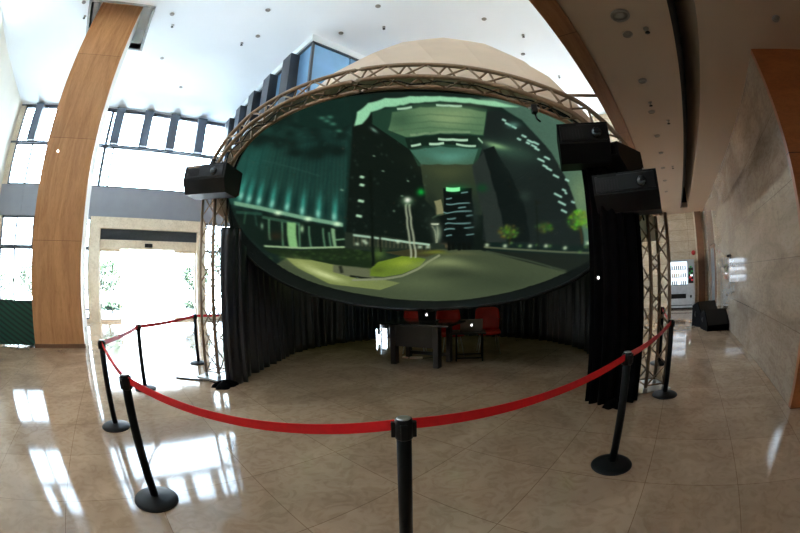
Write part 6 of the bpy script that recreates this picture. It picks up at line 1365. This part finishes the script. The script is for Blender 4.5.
def belt(a, b, sag, label):
    A = Vector((*posts[a][0], .895)); B = Vector((*posts[b][0], .895)); d = (B-A); d.normalize(); A = A+d*.038; B = B-d*.038; L_ = (B-A).length
    side = Vector((-d.y, d.x, 0))*.0015; vs = []; n = 24
    for i in range(n+1):
        u = i/n; c = A.lerp(B, u)+Vector((0, 0, -4*sag*u*(1-u))); tw = .004*math.sin(u*9)
        for s_, z in ((1, .024), (1, -.024), (-1, -.024), (-1, .024)): vs.append(c+side*s_+Vector((0, 0, z))+side*(tw*200*(1 if z > 0 else -1))-A)
    fs = [(0, 1, 2, 3), (n*4+3, n*4+2, n*4+1, n*4)]
    for i in range(n):
        for k in range(4): fs.append((i*4+k, i*4+(k+1) % 4, (i+1)*4+(k+1) % 4, (i+1)*4+k))
    o = MB().add(vs, fs, False).build('barrier_belt', 'red', None, tuple(A)); return tag(o, label, 'barrier belt', 'red belts of the barrier')
belt(1, 0, .075, 'long red belt sagging from the left front post to the nearest middle post')
belt(0, 5, .05, 'red belt running from the nearest middle post up to the post right of centre')
belt(5, 6, .03, 'red belt between the post right of centre and the post by the right truss column')
belt(6, 7, .02, 'short red belt running away behind the right truss column to the farthest post')
belt(1, 2, .02, 'short red belt between the two posts at the left front corner')
belt(2, 3, .02, 'red belt from the leftmost post to the thin post before the doorway')
belt(3, 4, .02, 'red belt across the bright doorway to the post by the left truss column')
belt(4, 8, .02, 'red belt passing behind the left truss column and vanishing behind the drape')
cp = [cw(*q) for q in [(-3.55, 4.62), (-3.2, 4.66), (-2.95, 4.7), (-2.7, 4.6)]]; c0 = cp[0]
tag(MB().tube([(a-c0[0], b-c0[1], .012) for a, b in cp], .012, 6).build('floor_cable', 'rubber', None, (*c0, 0)), 'thin dark cable lying on the floor before the left truss column', 'cable')

# ------------------------------------------------------------------ far right: vending machine, bell, monitors
vx = 15.08
v = thing('vending_machine', 'pale grey drinks vending machine with a bright lit window against the back wall', 'vending machine', (vx+.4, -.45, 0))
c = MB(); W2, H2 = .61, 1.92
c.box((-.36, -W2, .06), (.4, W2, .92)); c.box((-.36, -W2, 1.86), (.4, W2, H2)); c.box((-.36, W2-.05, .92), (.4, W2, 1.86)); c.box((-.36, -W2, .92), (.4, -W2+.32, 1.86)); c.box((.1, -W2+.32, .92), (.4, W2-.05, 1.86))
c.build('cabinet', 'vend', v)
MB().box((-.34, -W2+.02, 0), (.38, W2-.02, .06)).build('plinth', 'black', v)
MB().box((.05, -W2+.33, .94), (.09, W2-.06, 1.85)).build('display_panel', 'vlight', v)
for z in (.95, 1.25, 1.55): MB().box((-.28, -W2+.33, z-.02), (.05, W2-.06, z)).build('shelf', 'vend', v)
MB().box((-.372, -W2+.40, .42), (-.36, W2-.1, .60)).build('delivery_flap', 'black', v)
MB().box((-.372, -W2+.14, .44), (-.36, -W2+.22, .54)).build('coin_return', 'black', v)
MB().box((-.372, -W2+.06, 1.0), (-.36, -W2+.28, 1.6), bev=.004).build('control_panel', 'black', v)
for z, y, m_ in ((1.62, -W2+.17, 'green'), (1.45, -W2+.12, 'green'), (1.38, -W2+.22, 'green'), (1.22, -W2+.2, 'signred'), (1.12, -W2+.12, 'signred'), (1.3, -W2+.14, 'vlight')):
    MB().box((-.38, y-.045, z-.03), (-.372, y+.045, z+.04), bev=.003).build('panel_button', m_, v)
MB().box((-.37, -W2+.12, .14), (-.36, W2-.12, .17)).build('lower_slot', 'black', v)
MB().box((-.366, -W2+.325, .925), (-.36, W2-.055, 1.855)).build('front_glass', 'glass', v)
cans = {}
for r_, z in enumerate((.95, 1.25, 1.55)):
    for k in range(8):
        if r_ == 0 and k in (3, 7): continue
        m_ = 'can_dark' if r_ != 1 else ('can_or' if k > 4 else 'can_yel' if k > 1 else 'can_dark')
        y = -.45-W2+.42+k*.1
        if m_ not in cans:
            q = MB().lathe([(.024, 0), (.03, .006), (.03, .14), (.022, .155), (.02, .156)], 14).build('drink_can', m_); cans[m_] = q
        else: q = cans[m_].copy(); C.objects.link(q)
        q.location = (vx+.22, y, z)
        row = ('bottom', 'middle', 'top')[r_]; colr = {'can_dark': 'dark', 'can_or': 'orange', 'can_yel': 'yellow'}[m_]
        tag(q, 'small %s drink can on the %s shelf inside the vending machine' % (colr, row), 'drink can', '%s drink cans on the %s shelf of the vending machine' % (colr, row))
b = thing('alarm_bell', 'round red fire alarm bell on the back wall right of the vending machine', 'alarm bell', (X1-.03, -1.1, 2.2))
MB().lathe([(.1, 0), (.1, .03), (.07, .05), (.02, .06), (.001, .06)], 24, tm((0, 0, 0), 0, 0, R(-90))).build('gong', 'bell', b); MB().box((-.03, -.05, -.05), (0, .05, .05), bev=.01).build('mounting_plate', 'bell', b)
def monitor(loc, rz, tilt, w, label, z=0):
    t = thing('floor_speaker', label, 'speaker', (*loc, z), rz, 'black speakers on the floor by the right wall')
    prof = [(-.3, 0), (.3, 0), (.3, .42), (.02, .5), (-.3, .14)]
    mx = tm((0, 0, 0), 0, 0, tilt)
    MB().prism(prof, -w/2, w/2, mx).build('cabinet', 'velvet', t)
    MB().add([(-w*.46, -.305, .15), (w*.46, -.305, .15), (w*.46, .01, .505), (-w*.46, .01, .505), (-w*.46, -.295, .14), (w*.46, -.295, .14), (w*.46, .02, .49), (-w*.46, .02, .49)],
             [(0,1,2,3), (4,7,6,5), (0,4,5,1), (1,5,6,2), (2,6,7,3), (3,7,4,0)], mx=mx).build('grille', 'rubber', t)
    MB().tube([(-w/2-.01, .1, .2), (-w/2-.03, .1, .25), (-w/2-.01, .1, .3)], .012, 6, mx=mx).build('handle', 'black', t)
    return t
monitor((9.75, -1.32), R(-75), 0, .72, 'black wedge speaker on the floor against the right wall, the nearer of two')
monitor((10.45, -1.12), R(-60), R(0), .7, 'black wedge speaker leaning behind the nearer one by the right wall').scale = (1, 1, 1.3)
# dark green barrier panel left of the pillar
t = thing('green_partition', 'dark green partition with diagonal stripes at the far left beside the pillar', 'partition', (-4.2, 9.35, 0))
MB().box((-1.3, -.04, .03), (1.52, .04, 1.06), bev=.01).build('striped_panel', 'greenpanel', t)
MB().tube([(-1.3, 0, 1.07), (1.52, 0, 1.07)], .02, 8).build('top_rail', 'blackm', t)
for x in (-1.2, 1.4): MB().box((x-.03, -.2, 0), (x+.03, .2, .03)).build('foot', 'blackm', t)

# ------------------------------------------------------------------ outside
o = struct(sb('ground_outside', 'paving', (-60, YW+.25, -.25), (60, 90, -.02))); struct(sb('ground_beyond', 'paving', (X1+.25, -60, -.25), (70, YW+.2, -.02))); struct(sb('ground_behind', 'paving', (-60, -60, -.25), (X0-.25, YW+.2, -.02)))
def shrub(loc, h, r, n, m, label, trunk=True, seed=1, cat='tree'):
    rnd = random.Random(seed); t = thing('tree' if trunk else 'shrub', label, cat, (*loc, -.02), 0, 'greenery outside the glass front')
    mb_ = MB(); z0 = h*.35 if trunk else .1
    for i in range(n):
        a, b_, q = rnd.uniform(0, 2*math.pi), rnd.uniform(-1, 1), rnd.uniform(.3, 1)**.5
        x, y, z = r*q*math.cos(a)*math.sqrt(1-b_*b_), r*q*math.sin(a)*math.sqrt(1-b_*b_), z0+(h-z0)*(.5+.5*b_*q)
        mx = Matrix.Translation((x, y, z)) @ Matrix.Rotation(rnd.uniform(0, 6.28), 4, 'Z') @ Matrix.Rotation(rnd.uniform(-1.2, 1.2), 4, 'X'); s_ = rnd.uniform(.07, .15)
        mb_.add([(-s_*.4, 0, 0), (0, -s_, .02), (s_*.4, 0, 0), (0, s_, .02)], [(0, 1, 2, 3)], mx=mx)
    mb_.build('foliage', m, t, fix=False)
    st = MB().tube([(0, 0, 0), (.05, 0, z0*.6), (0, .03, z0+.4*(h-z0))], [.09, .07, .03] if trunk else [.04, .03, .02], 8)
    for k in range(5):
        a = k*1.26; st.tube([(0, 0, z0*.8), (r*.5*math.cos(a), r*.5*math.sin(a), z0+.5*(h-z0))], [.04, .015], 6)
    st.build('trunk' if trunk else 'stem', 'bark', t); return t
shrub((-.9, 21.9), 2.9, .95, 1900, 'leaf', 'pale green bushy tree outside the left side of the glass doors', True, 1)
shrub((4.9, 21.9), 2.9, .95, 1900, 'leaf', 'pale green tree outside the right side of the glass doors', True, 2)
shrub((-.6, 20.4), .6, .8, 700, 'leaf2', 'low clipped shrub outside the left side of the glass doors', False, 3, 'shrub')
shrub((4.5, 20.6), .6, .8, 700, 'leaf2', 'low clipped shrub outside the right side of the glass doors', False, 4, 'shrub')
shrub((-8.6, 21.5), 2.2, 1.2, 1900, 'leaf', 'light green bush outside the far left window behind the green partition', False, 5, 'shrub')
shrub((-6.2, 21.8), 2.7, 1.1, 1700, 'leaf2', 'green tree outside the window next to the pillar', True, 6)
shrub((7.2, 21.5), 4.4, 1.5, 2400, 'leaf', 'green tree outside seen between the left truss column and the drape', True, 7)

# ------------------------------------------------------------------ light
wd = bpy.data.worlds.new('bright_day'); bpy.context.scene.world = wd; wd.use_nodes = True; nt = wd.node_tree
bg = nt.nodes['Background']; tc = nt.nodes.new('ShaderNodeTexCoord'); sp = nt.nodes.new('ShaderNodeSeparateXYZ'); rp_ = nt.nodes.new('ShaderNodeValToRGB')
nt.links.new(tc.outputs['Generated'], sp.inputs[0]); mr = nt.nodes.new('ShaderNodeMapRange'); mr.inputs[1].default_value = -1; mr.inputs[2].default_value = 1
nt.links.new(sp.outputs[2], mr.inputs[0]); nt.links.new(mr.outputs[0], rp_.inputs['Fac']); nt.links.new(rp_.outputs['Color'], bg.inputs['Color'])
e = rp_.color_ramp.elements; e[0].position = .46; e[0].color = (.94, .98, 1, 1); e[1].position = .56; e[1].color = (.82, .93, 1, 1)
q = e.new(.95); q.color = (.55, .76, 1, 1)
bg.inputs['Strength'].default_value = 17.0
sd = bpy.data.lights.new('sun', 'SUN'); sd.energy = 400.0; sd.angle = R(.6); sd.color = (1, .99, .96)
so = bpy.data.objects.new('sun', sd); C.objects.link(so); so.rotation_euler = Vector((-.35, .42, -.84)).to_track_quat('-Z', 'Y').to_euler()
def portal(name, x0, x1, z0, z1):
    l = bpy.data.lights.new(name, 'AREA'); l.shape = 'RECTANGLE'; l.size = x1-x0; l.size_y = z1-z0; l.energy = 1; l.cycles.is_portal = True
    o = bpy.data.objects.new(name, l); C.objects.link(o); o.location = ((x0+x1)/2, YW+.22, (z0+z1)/2); o.rotation_euler = (R(-90), 0, 0)
portal('daylight_portal', X0+.3, 4.9, 5.3, 8.72); portal('daylight_portal', X0+.3, -1.5, .1, 4.05)
l = bpy.data.lights.new('daylight_portal', 'AREA'); l.shape = 'RECTANGLE'; l.size = 7.8; l.size_y = .65; l.cycles.is_portal = True
po = bpy.data.objects.new('daylight_portal', l); C.objects.link(po); po.location = (X0-.18, 5.1, 8.27); po.rotation_euler = (R(90), 0, R(-90))  # guides daylight through the added rear clerestory
l = bpy.data.lights.new('daylight_portal', 'AREA'); l.shape = 'RECTANGLE'; l.size = 4.4; l.size_y = 3; l.cycles.is_portal = True
po = bpy.data.objects.new('daylight_portal', l); C.objects.link(po); po.location = (X1+.18, 5.2, 7.1); po.rotation_euler = (R(90), 0, R(90))  # guides daylight through the added opening in the far wall
portal('daylight_portal', -1.0, 3.4, 0, 2.85); portal('daylight_portal', 3.78, X1-.3, .1, 4.05)

# ------------------------------------------------------------------ camera: a real fisheye lens
cd = bpy.data.cameras.new('camera'); cam = bpy.data.objects.new('camera', cd); C.objects.link(cam); bpy.context.scene.camera = cam
cd.type = 'PANO'; cd.sensor_fit = 'HORIZONTAL'; cd.sensor_width = 36; cd.clip_start = .02; cd.clip_end = 300
bpy.context.scene.render.engine = 'CYCLES'
cd.panorama_type = 'FISHEYE_EQUISOLID'; cd.fisheye_lens = 359.5/800*36; cd.fisheye_fov = R(200)
p_, r_ = R(2.36), R(1.33)
A = Matrix(((1, 0, 0), (0, -math.sin(p_), math.cos(p_)), (0, math.cos(p_), math.sin(p_))))
Z = Matrix(((math.cos(r_), -math.sin(r_), 0), (math.sin(r_), math.cos(r_), 0), (0, 0, 1)))
mm = Z @ A                     # rows: camera right, up, forward in photographer axes
def tow(v): x, y = cw(v[0], v[1]); return Vector((x, y, v[2]))
rt, up, fd = tow(mm[0]), tow(mm[1]), tow(mm[2])
rot = Matrix((rt, up, -fd)).transposed().to_4x4(); cam.matrix_world = Matrix.Translation((0, 0, EYE)) @ rot
sc = bpy.context.scene
sc.view_settings.view_transform = 'Standard'; sc.view_settings.look = 'None'; sc.view_settings.exposure = 0; sc.view_settings.gamma = 1
sc.cycles.max_bounces = 10; sc.cycles.diffuse_bounces = 7; sc.cycles.glossy_bounces = 5; sc.cycles.transparent_max_bounces = 12; sc.cycles.use_denoising = True
sc.cycles.sample_clamp_indirect = 12; sc.cycles.caustics_reflective = False
